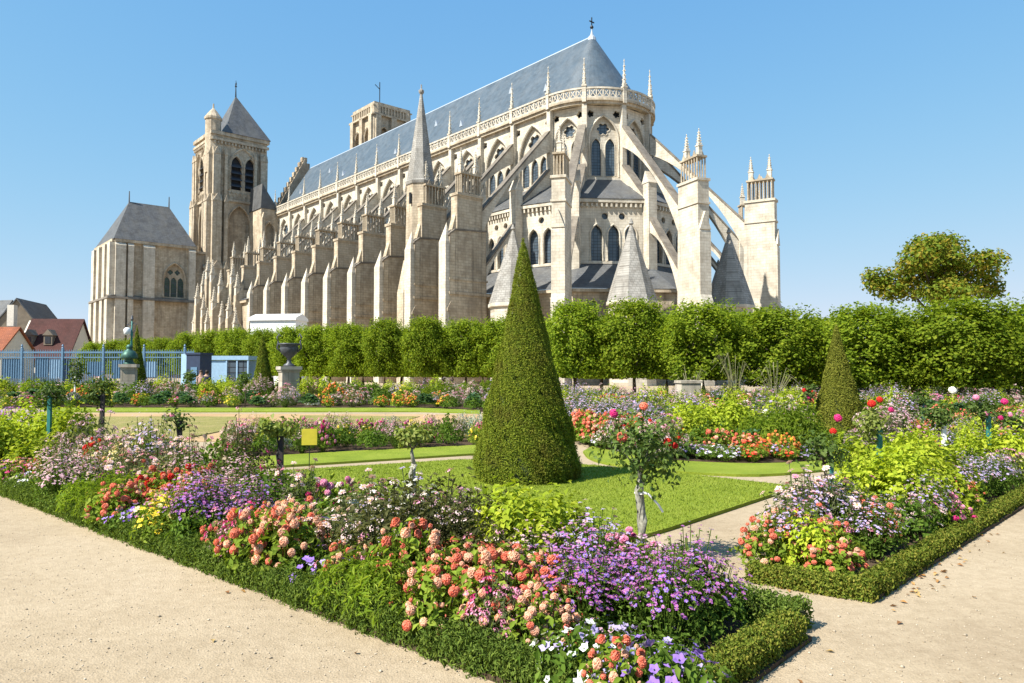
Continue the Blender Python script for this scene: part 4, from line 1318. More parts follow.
def person(x, Y, rz, label, top, legm, hairm, seated=False, z0=0.0, dz=0):
    p = AT(x, 370, Y)
    t = thing('person', label, 'person', (p.x, p.y, z0), rz)
    hip = .48 if seated else .92
    sh = hip + .50
    kx = -.42 if seated else 0.0        # thighs forward along -y when seated
    vs = [(0, 0, hip), (0, 0, hip + .25), (0, 0, sh), (0, -.01, sh + .1), (0, -.03, sh + .2), (0, -.03, sh + .3)]
    es = [(0, 1), (1, 2), (2, 3), (3, 4), (4, 5)]
    rad = [.16, .14, .15, .06, .095, .07]
    for s_ in (-1, 1):
        b = len(vs)
        vs += [(s_ * .19, 0, sh - .03), (s_ * .24, .03, sh - .3), (s_ * .21, -.1 - (.15 if seated else 0), sh - .52), (s_ * .2, -.14 - (.18 if seated else 0), sh - .6)]
        es += [(2, b), (b, b + 1), (b + 1, b + 2), (b + 2, b + 3)]; rad += [.065, .05, .038, .04]
        b = len(vs)
        if seated: vs += [(s_ * .1, -.04, hip - .02), (s_ * .11, kx, hip), (s_ * .11, kx - .02, .1), (s_ * .11, kx - .16, .05)]
        else: vs += [(s_ * .1, 0, hip - .1), (s_ * .11, -.03, .5), (s_ * .11, .02, .1), (s_ * .12, -.14, .05)]
        es += [(0, b), (b, b + 1), (b + 1, b + 2), (b + 2, b + 3)]; rad += [.1, .07, .045, .045]
    skin_mesh('body', vs, es, rad, M['skin'], t)
    cv = [(0, 0, hip + .02), (0, 0, hip + .25), (0, 0, sh - .02), (.19, 0, sh - .03), (.24, .03, sh - .28), (-.19, 0, sh - .03), (-.24, .03, sh - .28)]
    skin_mesh('shirt', cv, [(0, 1), (1, 2), (2, 3), (3, 4), (2, 5), (5, 6)], [.185, .165, .165, .085, .07, .085, .07], top, t)
    tv = [(0, 0, hip), (0, 0, hip + .05)]; te = [(0, 1)]; tr_ = [.175, .17]
    for s_ in (-1, 1):
        b = len(tv)
        tv += ([(s_ * .1, -.04, hip - .02), (s_ * .11, kx, hip), (s_ * .11, kx - .02, .12)] if seated else [(s_ * .1, 0, hip - .1), (s_ * .11, -.03, .5), (s_ * .11, .02, .12)])
        te += [(0, b), (b, b + 1), (b + 1, b + 2)]; tr_ += [.115, .088, .065]
    skin_mesh('trousers', tv, te, tr_, legm, t)
    hm = MB(); hm.lathe([(.085, sh + .16), (.115, sh + .24), (.105, sh + .33), (.05, sh + .385)], 10, (0, .02, 0)); hm.build('hair', hairm, t, True)
person(201, 47, R(20), 'person in a pale pink top standing by the navy booth', M['cloth_pink'], M['cloth_sand'], M['hair2'])
person(207, 46.5, R(-160), 'person in dark navy clothes standing beside the booth', M['cloth_dark'], M['cloth_dark'], M['hair'])
p = AT(448, 370, 44)
t = thing('bench', 'pale garden bench under the limes with two people seated', 'bench', (p.x, p.y, 0))
for z in (.0,): 
    m = MB(); m.box(-1.1, 1.1, -.25, .25, .4, .46); m.build('seat', M['ped'], t)
m = MB(); m.box(-1.1, 1.1, -.29, -.25, .55, .95); m.build('backrest', M['ped'], t)
for x in (-.9, .9):
    m = MB(); m.box(x - .06, x + .06, -.27, .22, 0, .4); m.build('leg', M['ped'], t)
person(444, 44, R(180), 'dark-haired person seated nearer the yew cone end of a bench' if False else 'person with black hair seated on the bench, back turned', M['cloth_dark'], M['cloth_dark'], M['hair'], True)
person(452, 44, R(178), 'person with brown hair seated on the bench, back turned', M['cloth_dark'], M['cloth_sand'], M['hair2'], True)
# ================================================================== FLOWERS
LEAFC = {
    'green': [(0.06, 0.11, 0.014), (0.10, 0.175, 0.022), (0.16, 0.235, 0.036)],
    'lime': [(0.22, 0.30, 0.02), (0.34, 0.42, 0.03), (0.46, 0.50, 0.05)],
    'fresh': [(0.13, 0.21, 0.02), (0.20, 0.29, 0.03), (0.29, 0.36, 0.05)],
    'kale': [(0.045, 0.11, 0.055), (0.08, 0.165, 0.085), (0.14, 0.23, 0.13)],
    'silver': [(0.30, 0.34, 0.31), (0.40, 0.44, 0.41), (0.50, 0.53, 0.50)],
    'bronze': [(0.055, 0.06, 0.02), (0.085, 0.09, 0.03), (0.12, 0.12, 0.045)],
    'grey': [(0.10, 0.125, 0.05), (0.155, 0.185, 0.08), (0.22, 0.245, 0.11)],
}
for k_, v_ in LEAFC.items(): M['leaf_' + k_] = leafmat('leaf_' + k_, v_, 0.42, rough=.7, objvar=.16, spec=.1)
PET = {
    'coral': [(0.62, 0.12, 0.07), (0.72, 0.20, 0.12), (0.78, 0.30, 0.20)],
    'orange': [(0.70, 0.17, 0.03), (0.78, 0.28, 0.07), (0.75, 0.36, 0.16)],
    'salmon': [(0.72, 0.33, 0.22), (0.78, 0.44, 0.30), (0.80, 0.56, 0.40)],
    'red': [(0.50, 0.012, 0.012), (0.62, 0.03, 0.02), (0.70, 0.07, 0.04)],
    'pink': [(0.62, 0.16, 0.32), (0.72, 0.28, 0.44), (0.78, 0.42, 0.54)],
    'magenta': [(0.48, 0.015, 0.13), (0.60, 0.03, 0.19), (0.66, 0.09, 0.28)],
    'palepink': [(0.66, 0.42, 0.44), (0.74, 0.54, 0.54), (0.80, 0.68, 0.64)],
    'white': [(0.74, 0.70, 0.70), (0.80, 0.78, 0.76), (0.82, 0.80, 0.82)],
    'violet': [(0.20, 0.08, 0.48), (0.30, 0.16, 0.58), (0.42, 0.30, 0.68)],
    'lavender': [(0.36, 0.28, 0.58), (0.46, 0.38, 0.66), (0.58, 0.50, 0.72)],
    'purple': [(0.30, 0.06, 0.31), (0.42, 0.12, 0.42), (0.54, 0.24, 0.54)],
    'yellow': [(0.68, 0.46, 0.02), (0.76, 0.58, 0.04), (0.78, 0.66, 0.12)],
    'cream': [(0.70, 0.58, 0.22), (0.76, 0.66, 0.32), (0.80, 0.74, 0.46)],
    'mauve': [(0.44, 0.22, 0.34), (0.54, 0.32, 0.42), (0.64, 0.44, 0.52)],
}
for k_, v_ in PET.items(): M['pet_' + k_] = leafmat('petal_' + k_, v_, 0.3, .6, objvar=.12, spec=.15)
M['eye'] = plain('flower_eye', (0.5, 0.32, 0.03), .8)

def b_pompon(rg, r):
    n = 56
    i = np.arange(n) + .5
    ph = np.arccos(1 - 2 * i / n * .8); th_ = PI * (1 + 5 ** .5) * i
    D = np.c_[np.cos(th_) * np.sin(ph), np.sin(th_) * np.sin(ph), np.cos(ph)]
    V, Q = leaves(rg, D * r * .78, D * .7 + [0, 0, .25], r * .8, .8, .12, .1, .5, D=np.cross(D, np.cross(D, [0, 0, 1.])) * -1)
    m = MB(); m.lathe([(r * .3, -r * .45), (r * .72, -r * .2), (r * .75, r * .25), (r * .4, r * .6)], 8)
    cv, cq = [], []
    for f in m.f:
        for j in range(1, len(f) - 1): cq.append((f[0], f[j], f[j + 1]))
    V, Q = merge([(V, Q), (np.array(m.v), np.array(cq))])
    return V, Q, np.zeros(len(Q), int)
def b_daisy(rg, r, k=10, double=1):
    Vs, Qs, o = [], [], 0
    for ring in range(double):
        rr = r * (1 - .35 * ring)
        for i in range(k):
            a = 2 * PI * (i + .5 * ring) / k + rg.normal(0, .06)
            d = np.array([math.cos(a), math.sin(a), 0]); s = np.array([-math.sin(a), math.cos(a), 0]); w_ = rr * 2.3 / k
            z = rg.normal(0, .06) * r + ring * .1 * r
            Vs += [d * rr * .12, d * rr * .65 + s * w_ + [0, 0, .12 * r + z], d * rr + [0, 0, .02 * r + z], d * rr * .65 - s * w_ + [0, 0, .12 * r + z]]
            Qs += [(o, o + 1, o + 2), (o, o + 2, o + 3)]; o += 4
    mi = [0] * len(Qs)
    c = o; Vs.append(np.array([0, 0, r * .2])); o += 1
    for i in range(6):
        a = PI * i / 3; Vs.append(np.array([r * .2 * math.cos(a), r * .2 * math.sin(a), r * .08])); o += 1
    for i in range(6): Qs.append((c, c + 1 + i, c + 1 + (i + 1) % 6)); mi.append(1)
    return np.array(Vs), np.array(Qs), np.array(mi)
def b_petunia(rg, r):
    Vs = [np.array([0, 0, -r * .35])]
    n = 15
    for i in range(n):
        a = 2 * PI * i / n
        rr = r * (.86 + .14 * math.cos(5 * a)); Vs.append(np.array([rr * .5 * math.cos(a), rr * .5 * math.sin(a), r * .05]))
    for i in range(n):
        a = 2 * PI * i / n
        rr = r * (.84 + .16 * math.cos(5 * a)); Vs.append(np.array([rr * math.cos(a), rr * math.sin(a), r * .1 + r * .1 * math.cos(5 * a + 1) + rg.normal(0, .03 * r)]))
    Qs = []
    for i in range(n):
        j = (i + 1) % n
        Qs += [(0, 1 + i, 1 + j), (1 + i, 1 + n + i, 1 + n + j), (1 + i, 1 + n + j, 1 + j)]
    return np.array(Vs), np.array(Qs), np.zeros(len(Qs), int)
def b_rose(rg, r):
    V, Q, mi = b_pompon(rg, r)
    return V * [1, 1, .9], Q, mi
def b_cluster(rg, r, n=26, s=.3):
    D = unit(rg.normal(size=(n, 3))); D[:, 2] = np.abs(D[:, 2])
    V, Q = leaves(rg, D * [r, r, r * .45], D + [0, 0, .8], r * s * 1.5, .9, .4, .3)
    return V, Q, np.zeros(len(Q), int)

def dome(rg, n, r, h, lo=.08, shell=.75, lumps=5):
    D = unit(rg.normal(size=(n, 3))); D[:, 2] = np.abs(D[:, 2])
    a = np.arctan2(D[:, 1], D[:, 0])
    lum = 1 + .16 * np.sin(lumps * a + rg.uniform(0, 6)) + .12 * np.sin((lumps + 2) * a + 6 * D[:, 2] + rg.uniform(0, 6))
    rad = np.where(rg.random(n) < shell, rg.uniform(.82, 1.05, n), rg.random(n) ** .5) * lum
    P = D * [r, r, h - lo] * rad[:, None] + [0, 0, lo]
    return P, D
def stems(rg, tips, r=.004):
    Vs, Qs, o = [], [], 0
    for t in tips:
        b = np.array([t[0] * .25, t[1] * .25, 0.0])
        for p in (b, np.asarray(t)):
            for k in range(3):
                Vs.append(p + [r * math.cos(2.1 * k), r * math.sin(2.1 * k), 0])
        for k in range(3):
            j = (k + 1) % 3
            Qs += [(o + k, o + j, o + 3 + j), (o + k, o + 3 + j, o + 3 + k)]
        o += 6
    return np.array(Vs), np.array(Qs)

# kind: r, h, leaf material, leaf size, aspect, count, bloom fn, bloom radius, bloom count, airy stems
KIND = {
    'dahlia': dict(r=.26, h=.40, leaf='fresh', ls=.062, asp=.5, n=420, bl=b_pompon, br=.031, bn=58, rise=.07, name='dahlia_plant'),
    'cosmos': dict(r=.28, h=.52, leaf='grey', ls=.045, asp=.28, n=560, bl=lambda g, r: b_daisy(g, r, 9, 2), br=.038, bn=44, rise=.10, name='cosmos_plant'),
    'aster': dict(r=.36, h=.62, leaf='green', ls=.042, asp=.4, n=820, bl=lambda g, r: b_daisy(g, r, 6), br=.019, bn=620, rise=.08, name='aster_plant'),
    'petunia': dict(r=.24, h=.2, leaf='green', ls=.04, asp=.6, n=340, bl=b_petunia, br=.028, bn=40, rise=.02, name='petunia_plant'),
    'lime': dict(r=.34, h=.70, leaf='lime', ls=.07, asp=.6, n=820, bl=None, name='lime_foliage_plant'),
    'kale': dict(r=.32, h=.46, leaf='kale', ls=.15, asp=.62, n=150, bl=None, name='kale_plant'),
    'silver': dict(r=.3, h=.40, leaf='silver', ls=.055, asp=.3, n=560, bl=None, name='silver_plant'),
    'rudbeckia': dict(r=.24, h=.40, leaf='fresh', ls=.06, asp=.4, n=320, bl=lambda g, r: b_daisy(g, r, 9), br=.034, bn=40, rise=.07, name='rudbeckia_plant'),
    'filler': dict(r=.28, h=.38, leaf='fresh', ls=.06, asp=.16, n=900, bl=None, name='feathery_plant'),
    'bronze': dict(r=.36, h=.62, leaf='bronze', ls=.05, asp=.4, n=820, bl=lambda g, r: b_cluster(g, r, 14), br=.03, bn=40, rise=.06, name='bronze_plant'),
    'phlox': dict(r=.32, h=.50, leaf='grey', ls=.05, asp=.35, n=560, bl=lambda g, r: b_cluster(g, r, 24), br=.042, bn=62, rise=.06, name='phlox_plant'),
    'begonia': dict(r=.2, h=.22, leaf='fresh', ls=.042, asp=.7, n=260, bl=lambda g, r: b_daisy(g, r, 5), br=.028, bn=44, rise=.03, name='begonia_plant'),
    'weed': dict(r=.28, h=.34, leaf='green', ls=.065, asp=.45, n=460, bl=None, name='leafy_plant'),
}
NEARD = 7.4
ALT = {'coral': 'salmon', 'salmon': 'coral', 'red': 'coral', 'orange': 'yellow', 'purple': 'violet', 'lavender': 'mauve', 'violet': 'lavender', 'white': 'lavender', 'pink': 'magenta', 'magenta': 'pink', 'palepink': 'pink', 'mauve': 'palepink', 'yellow': 'cream', 'cream': 'salmon'}
cache = {}
def bloom_mesh(kind, col, g):
    key = ('b', kind, col)
    if key not in cache:
        V, Q, mi = KIND[kind]['bl'](np.random.default_rng(abs(hash(kind)) % 1 + 3), KIND[kind]['br'])
        cache[key] = (V, Q, mi, np_mesh('bloom', V, Q, None, mats=[M['pet_' + col], M['eye']], mi=mi))
    return cache[key]
def frame(Nv):
    return Vector(Nv).to_track_quat('Z', 'Y')
def proto(kind, col, var):
    key = (kind, col, var)
    if key in cache: return cache[key]
    K = KIND[kind]
    seed = sum(map(ord, kind)) * 7 + sum(map(ord, col or 'x')) + var * 101
    g = np.random.default_rng(seed)
    r, h = K['r'], K['h']
    if kind == 'kale':
        n = K['n']; a = g.uniform(0, 2 * PI, n); tl = g.uniform(.15, 1.35, n)
        D = np.c_[np.cos(a) * np.sin(tl), np.sin(a) * np.sin(tl), np.cos(tl)]
        P = D * [r, r, h * .75] * g.uniform(.55, 1, (n, 1)) + [0, 0, .1]
        fv, fq = leaves(g, P, np.c_[-D[:, 0] * .5, -D[:, 1] * .5, np.full(n, .9)], K['ls'], K['asp'], .25, .3, .45, D=D + [0, 0, -.1])
    else:
        P, D = dome(g, K['n'], r, h)
        Nn = D * [1, 1, .6] + [0, 0, .55]
        dr = None
        if kind in ('filler',): dr = D * .6 + [0, 0, .7]
        if kind == 'lime': dr = D + [0, 0, -.5]; Nn = D + [0, 0, .5]
        fv, fq = leaves(g, P, Nn, K['ls'], K['asp'], .55, .4, .3, D=dr)
    blooms = []
    parts = [(fv, fq)]
    if K['bl']:
        n = K['bn']
        BP, BD = dome(g, n, r * 1.02, h, shell=1.0)
        keep = BD[:, 2] > (.5 if kind == 'aster' else .12)
        BP, BD = BP[keep], BD[keep]
        BP = BP + BD * [.25, .25, 1] * (K['rise'] * g.uniform(.2, 1.3, (len(BP), 1)))
        Nb = unit(BD + [0, -.15, .5] + g.normal(0, .25, BD.shape))
        sc_ = np.where(g.random(len(BP)) < .2, g.uniform(.4, .65, len(BP)), g.uniform(.75, 1.25, len(BP)))
        blooms = list(zip(BP, Nb, sc_))
        parts.append(stems(g, BP[::(1 if len(BP) < 60 else 4)]))
    V, Q = merge(parts)
    fol = np_mesh('foliage', V, Q, M['leaf_' + K['leaf']])
    bls = None
    if blooms:
        bv, bq, bmi, bme = bloom_mesh(kind, col, g)
        out, mi = [], []
        for p_, n_, s_ in blooms:
            q = np.array((frame(n_) @ Matrix.Identity(3).to_quaternion()).to_matrix())
            out.append(((bv * s_) @ q.T + p_, bq)); mi.append(np.where(bmi == 0, 2 if g.random() < .28 else 0, bmi))
        V, Q = merge(out)
        bls = np_mesh('blossoms', V, Q, None, mats=[M['pet_' + col], M['eye'], M['pet_' + ALT[col]]], mi=np.concatenate(mi))
    cache[key] = (fol, bls, blooms)
    return cache[key]

COLW = {'palepink': 'pale pink', 'cream': 'pale yellow'}
NOUN = {'dahlia': 'round-headed dahlia clump', 'cosmos': 'daisy-flowered bush', 'aster': 'tall starry aster clump', 'petunia': 'low petunia clump', 'lime': 'yellow-green large-leaved plant', 'kale': 'blue-green big-leaved kale',
        'silver': 'silver-grey leafy clump', 'rudbeckia': 'daisy clump', 'filler': 'feathery light green plant', 'bronze': 'dark bronze-leaved bush', 'phlox': 'phlox bush', 'begonia': 'low begonia', 'weed': 'plain green leafy plant'}
ZF = None
LAND = []      # (phrase, x, y)
PLANTS = []
def plant(kind, col, x, y, s=1.0, sz=1.0):
    sz = sz * ZF(x, y) if ZF else sz
    var = rnd.randrange(3 if KIND[kind]['bl'] else 4)
    fol, bls, blooms = proto(kind, col, var)
    t = link(KIND[kind]['name'], None, None, (x, y, .03), (0, 0, rnd.uniform(0, 2 * PI)), (s, s, s * sz))
    link('foliage', fol, t)
    if blooms:
        d = math.hypot(x, y)
        if d < NEARD and len(blooms) <= 90:
            mes = [bloom_mesh(kind, c_, None)[3] for c_ in (col, col, col, ALT[col])]
            for p_, n_, s_ in blooms:
                o = link('bloom', rnd.choice(mes), t, p_)
                o.rotation_mode = 'QUATERNION'; o.rotation_quaternion = frame(n_); o.scale = (min(s_, 1.1),) * 3
        else:
            o = link('blossoms', bls, t)
            if len(blooms) > 100: o['kind'] = 'stuff'
    PLANTS.append((t, kind, col, x, y))
    return t

def wpick(r, tbl):
    tot = sum(w_ for w_, *_ in tbl); u = r.random() * tot
    for w_, *v in tbl:
        u -= w_
        if u <= 0: return v
    return tbl[-1][1:]
def fill(P, spacing, seeds, rows, smin=.9, smax=1.15, avoid=(), maxd=1e9, seed=1, cap=400):
    """dart throwing; seeds (px,py,z,rad,kind,col,scale); rows(frac...) gives the random mix"""
    r = random.Random(seed)
    S = [(G(a, b, z).to_2d(), rad, k, c, sc_) for a, b, z, rad, k, c, sc_ in seeds]
    A = np.array([tuple(p) for p in P]); lo, hi = A.min(0), A.max(0)
    got = []
    for _ in range(60000):
        if len(got) >= cap: break
        x, y = r.uniform(lo[0], hi[0]), r.uniform(lo[1], hi[1])
        if not inside(P, np.array([[x, y]]))[0]: continue
        if y < 3.0 or abs(x) > .78 * y + 1.0: continue
        if any((x - a) ** 2 + (y - b) ** 2 < q * q for a, b, q in avoid): continue
        best = None
        for c_, rad, k, col, sc_ in S:
            dd = (c_ - Vector((x, y))).length / rad
            if dd < 1 and (dd < .45 or r.random() < .72) and (best is None or dd < best[0]): best = (dd, k, col, sc_)
        sp = spacing(x, y)
        if best:
            k, col, s = best[1], best[2], best[3]
            sp *= .9 if KIND[k]['r'] > .3 else .75
        else:
            k, col, s = (list(rows(r, x, y)) + [1.0])[:3]
        if any((x - a) ** 2 + (y - b) ** 2 < sp * sp for a, b in got): continue
        got.append((x, y))
        plant(k, col, x, y, s * r.uniform(smin, smax), r.uniform(.85, 1.15))

# ---------------------------------------------------------------- standard roses on stakes
M['bark_pale'] = plain('lichened_bark', (0.26, 0.25, 0.2), .9, var=.5, scale=30)
M['rose_leaf'] = leafmat('rose_leaf', [(0.05, 0.09, 0.015), (0.085, 0.14, 0.024), (0.14, 0.195, 0.045)], .35, .6, spec=.2)
M['rose_leaf_pale'] = leafmat('pale_rose_leaf', [(0.13, 0.18, 0.03), (0.21, 0.26, 0.05), (0.31, 0.33, 0.09)], .4, spec=.15)
M['stake_dark'] = plain('dark_stake', (0.035, 0.03, 0.03), .8)
M['tie'] = plain('white_tie', (0.75, 0.74, 0.7), .6)
def rose(x, gy, yc, cr, label, land, leaf='rose_leaf', stake='teal_paint', stake_h=1.0, trunk='bark', blooms=(), n=700, ls=.06, flat=1.0, tr=.02, tie=False, seed=0):
    """x,gy ground pixel; hz crown centre height; cr crown radius; blooms (dx px, dy px, radius, colour) from the crown centre"""
    g0 = G(x, gy)
    d = g0.y
    hz = HC - (yc - 370) * d / F
    stake_h = hz * .97
    t = thing('standard_rose', label, 'rose', (g0.x, g0.y, 0), 0, 'standard roses tied to stakes')
    g = np.random.default_rng(seed + 40)
    m = MB(); m.tube([(0, 0, 0), (.015, .01, hz * .35), (-.015, 0, hz * .62), (.01, 0, hz * .72)], tr, 8, tr * .75); m.tube([(.01, 0, hz * .7), (-.02, 0, hz * .85), (0, 0, hz)], tr * .5, 6, tr * .3)
    cl = unit(g.normal(size=(9, 3))) * [cr * .65, cr * .65, cr * .6 * flat]
    for c in cl: m.tube([(0, 0, hz - cr * .6), (c[0] * .5, c[1] * .5, hz - cr * .2), (c[0], c[1], hz + c[2])], .009, 4, .004)
    m.build('trunk', M[trunk], t, True)
    P = (cl[g.integers(0, 9, n)] + g.normal(0, cr * .27, (n, 3)) * [1, 1, flat])
    P[:, 2] += hz
    V, Q = leaves(g, P, unit(P - [0, 0, hz]) + [0, 0, .6], ls, .6, .6, .4, .3)
    link('crown', np_mesh('crown', V, Q, M[leaf]), t)
    if stake:
        m = MB(); kk_ = .034 if d < 9 else .055; m.cbox((.05, -.05), kk_, kk_, 0, stake_h); m.build('stake', M[stake], t)
    if tie:
        m = MB(); m.tube([(-.03, -.05, hz * .62), (.06, -.07, hz * .6), (.16, -.06, hz * .5), (.2, -.05, hz * .44)], .011, 5); m.tube([(.04, 0, hz * .6), (0, .04, hz * .6), (-.05, 0, hz * .6), (0, -.06, hz * .6), (.05, -.02, hz * .6)], .012, 5)
        m.build('tie', M['tie'], t)
    for dx, dy, br, col in blooms:
        key = ('rose', round(br, 3), col)
        if key not in cache:
            V, Q, mi = b_rose(np.random.default_rng(2), br)
            cache[key] = np_mesh('bloom', V, Q, M['pet_' + col])
        k = d / F
        pz = Vector((dx * k, -.5 * cr, hz - dy * k))
        o = link('bloom', cache[key], t, pz); o.rotation_euler = (R(50), R(g.uniform(-30, 30)), 0)
        m = MB(); m.tube([(dx * k * .4, 0, hz), (dx * k * .8, -.3 * cr, (hz + pz.z) / 2 + .02), tuple(pz)], .005, 4); m.build('flower_stalk', M[leaf], t)
    LAND.append((land, g0.x, g0.y))

rose(641, 561, 447, .40, 'tall standard rose with coral and red blooms on a pale lichened trunk, nearest the viewer', 'the nearest standard rose', stake=None, trunk='bark_pale', tr=.055, n=1150, ls=.055, tie=True,
     blooms=((-21, -12, .055, 'coral'), (-29, -35, .042, 'magenta'), (23, -7, .04, 'red'), (0, -42, .04, 'coral'), (30, -4, .03, 'red')), seed=1)
rose(826, 541, 450, .24, 'teal-staked standard rose with a magenta and a red bloom above lilac asters', 'the teal-staked magenta rose', stake_h=1.2, n=340, ls=.055,
     blooms=((9, -33, .042, 'magenta'), (4, -20, .036, 'red')), seed=2)
rose(875, 512, 425, .25, 'standard rose with scarlet blooms among yellow-green leaves in the right bed', 'the scarlet standard rose', leaf='rose_leaf_pale', stake='teal_paint', stake_h=1.15, trunk='bark_pale', n=420, ls=.06,
     blooms=((-6, -22, .05, 'red'), (2, -26, .04, 'red'), (13, -16, .036, 'magenta')), seed=3)
rose(413, 530, 438, .2, 'small pale-leaved standard rose on a white-flecked trunk by the near lawn', 'the white-flecked rose trunk', leaf='rose_leaf_pale', stake=None, trunk='bark_pale', tr=.05, n=520, ls=.06, seed=4, flat=.8)
rose(278, 503, 425, .27, 'pale yellow-green standard rose on a black stake beside the silver plants', 'the black-staked pale rose', leaf='rose_leaf_pale', stake='stake_dark', stake_h=1.05, n=420, ls=.075, flat=.6, tr=.03, trunk='stake_dark', seed=5)
rose(177, 490, 418, .22, 'thin reddish standard rose on a black stake over pink flowers', 'the thin black-staked rose', leaf='rose_leaf', stake='stake_dark', stake_h=1.05, n=160, ls=.06, trunk='stake_dark', tr=.024, seed=6, blooms=((-3, -3, .04, 'pink'),))
rose(100, 470, 392, .27, 'bushy brownish standard rose on a black stake before the dry lawn', 'the brownish rose by the dry lawn', stake='stake_dark', stake_h=1.1, n=420, ls=.065, trunk='stake_dark', tr=.03, seed=7)
rose(47, 475, 393, .24, 'bushy standard rose on a grey-green stake at the left end', 'the grey-green staked rose', stake='teal_paint', stake_h=1.0, n=420, ls=.065, trunk='bark_pale', seed=8)
rose(985, 478, 411, .27, 'standard rose with pink blooms on a teal stake in the far right bed', 'the pink rose on a teal stake', stake='teal_paint', stake_h=1.2, n=520, ls=.06, seed=9,
     blooms=((-12, -14, .05, 'pink'), (16, -10, .055, 'magenta'), (12, 6, .045, 'magenta'), (-2, 2, .04, 'pink')))
rose(940, 486, 414, .25, 'standard rose with one white bloom on a pale stake in the right bed', 'the white-flowered rose', stake='tie', stake_h=1.1, n=480, ls=.06, seed=10, blooms=((10, -24, .06, 'white'), (-24, 12, .03, 'pink')))
rose(1015, 470, 420, .25, 'standard rose with a grey wooden stake at the right edge', 'the grey-staked rose', stake='bark_light', stake_h=1.25, n=460, ls=.06, seed=11, blooms=((-8, -6, .05, 'pink'),))
rose(921, 430, 400, .25, 'small far standard rose with a teal stake before the shaded shrubs', 'the far small rose', stake='teal_paint', stake_h=.95, n=300, ls=.1, seed=12)
rose(808, 436, 393, .28, 'far standard rose with red blooms left of the right yew cone', 'the far red rose', stake=None, n=260, ls=.08, seed=13, blooms=((-5, -3, .06, 'red'), (3, -1, .055, 'red'), (-1, 4, .05, 'magenta')))
rose(245, 408, 379, .3, 'little standard tree before the glazed pavilion', 'the little tree by the pavilion', stake=None, n=260, ls=.12, seed=14)
rose(190, 407, 377, .34, 'little standard tree before the navy booth', 'the little tree by the booth', stake=None, n=260, ls=.12, seed=15)
rose(74, 406, 371, .5, 'tall pale-stemmed young tree before the blue panels', 'the young tree by the blue panels', stake='tie', stake_h=1.5, n=380, ls=.14, seed=16, flat=1.3)

# small plain yellow plaque on a stick
g0 = G(309, 474)
t = thing('plant_sign', 'small blank yellow plaque on a thin stick behind the black-staked rose', 'sign', (g0.x, g0.y, 0), R(8))
m = MB(); m.box(-.13, .13, -.012, .012, .5, .78); m.build('plaque', plain('yellow_card', (0.55, 0.45, 0.04), .6), t)
m = MB(); m.tube([(0, .02, 0), (0, .02, .6)], .008, 5); m.build('stick', M['dark_metal'], t)

LAND += [('the huge yew cone', G(527, 484).x, 11.9), ('the front corner of the right bed', *G(882, 600).to_2d()), ('the rounded end of the front bed', *G(800, 645).to_2d()), ('the right yew cone', AT(838, 370, 20).x, 20),
         ('the small yew cone', AT(263, 370, 41).x, 41), ('the stone urn', AT(289, 370, 40).x, 40), ('the bronze dome', AT(129, 370, 40).x, 40), ('the white stone block', AT(688, 370, 31).x, 31), ('the bench', AT(448, 370, 44).x, 44),
         ('the lawn tip', *G(797, 489).to_2d()), ('the yellow plaque', *G(309, 474).to_2d()), ('the left picture edge', *G(0, 480).to_2d()), ('the front hedge foot', *G(300, 600).to_2d()), ('the front hedge foreground end', *G(500, 660).to_2d()),
         ('the ticket booth', AT(197, 370, 42).x, 40), ('the middle of the far border', *G(390, 408).to_2d()), ('the far left border end', *G(10, 407).to_2d())]

# ---------------------------------------------------------------- box hedges
M['box_leaf'] = leafmat('box_leaf', [(0.07, 0.11, 0.012), (0.12, 0.165, 0.02), (0.20, 0.23, 0.03), (0.30, 0.27, 0.05)], .3, .7, spec=.1)
M['box_leaf_dark'] = leafmat('dark_box_leaf', [(0.065, 0.11, 0.018), (0.115, 0.175, 0.028), (0.19, 0.25, 0.045)], .35, .7, spec=.1)
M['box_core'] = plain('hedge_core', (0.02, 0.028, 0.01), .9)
def hedge(label, a, b, w_, h, leaf, dens, mat, rough, seed, asp=.5):
    g = np.random.default_rng(seed)
    a, b = Vector(a), Vector(b)
    L = (b - a).length
    d = (b - a) / L; nrm = Vector((-d.y, d.x))
    t = thing('box_hedge', label, 'hedge', (a.x, a.y, 0), math.atan2(d.y, d.x), 'low hedges edging the beds')
    n = int(L * dens)
    u = g.random(n) * L
    # more leaves towards the viewer
    s = g.uniform(-1, 1, n); per = w_ + 2 * h
    q = (s + 1) / 2 * per
    y = np.where(q < h, -w_ / 2, np.where(q > h + w_, w_ / 2, q - h - w_ / 2))
    z = np.where(q < h, q, np.where(q > h + w_, per - q, h))
    ny = np.where(q < h, -1., np.where(q > h + w_, 1., 0.)); nz = np.where((q >= h) & (q <= h + w_), 1., .15)
    bumpz = .5 * np.sin(u * 7 + seed) + .5 * np.sin(u * 17 + 2) + .5 * np.sin(u * 31 + y * 20)
    off = rough * (.5 * bumpz + g.normal(0, .7, n))
    P = np.c_[u, y + ny * off + g.normal(0, rough * .4, n), np.maximum(.01, z + (nz > .5) * off + g.normal(0, rough * .4, n))]
    V, Q = leaves(g, P, np.c_[g.normal(0, .2, n), ny, nz], leaf, asp, .8, .4, .3, D=np.c_[np.zeros(n), ny * .3, np.full(n, .7)])
    link('foliage', np_mesh('foliage', V, Q, M[mat]), t)
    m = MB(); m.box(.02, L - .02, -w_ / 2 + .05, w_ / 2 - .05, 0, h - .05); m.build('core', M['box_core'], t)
g2 = lambda x, y: G(x, y).to_2d()
pA, pB = g2(-90, 461), g2(640, 739)
off = (pB - pA).normalized(); off = Vector((-off.y, off.x)) * .11
hedge('loose dark green hedge edging the front bed along the left path', pA + off, pB + off, .16, .17, .032, 9500, 'box_leaf_dark', .034, 1, .3)
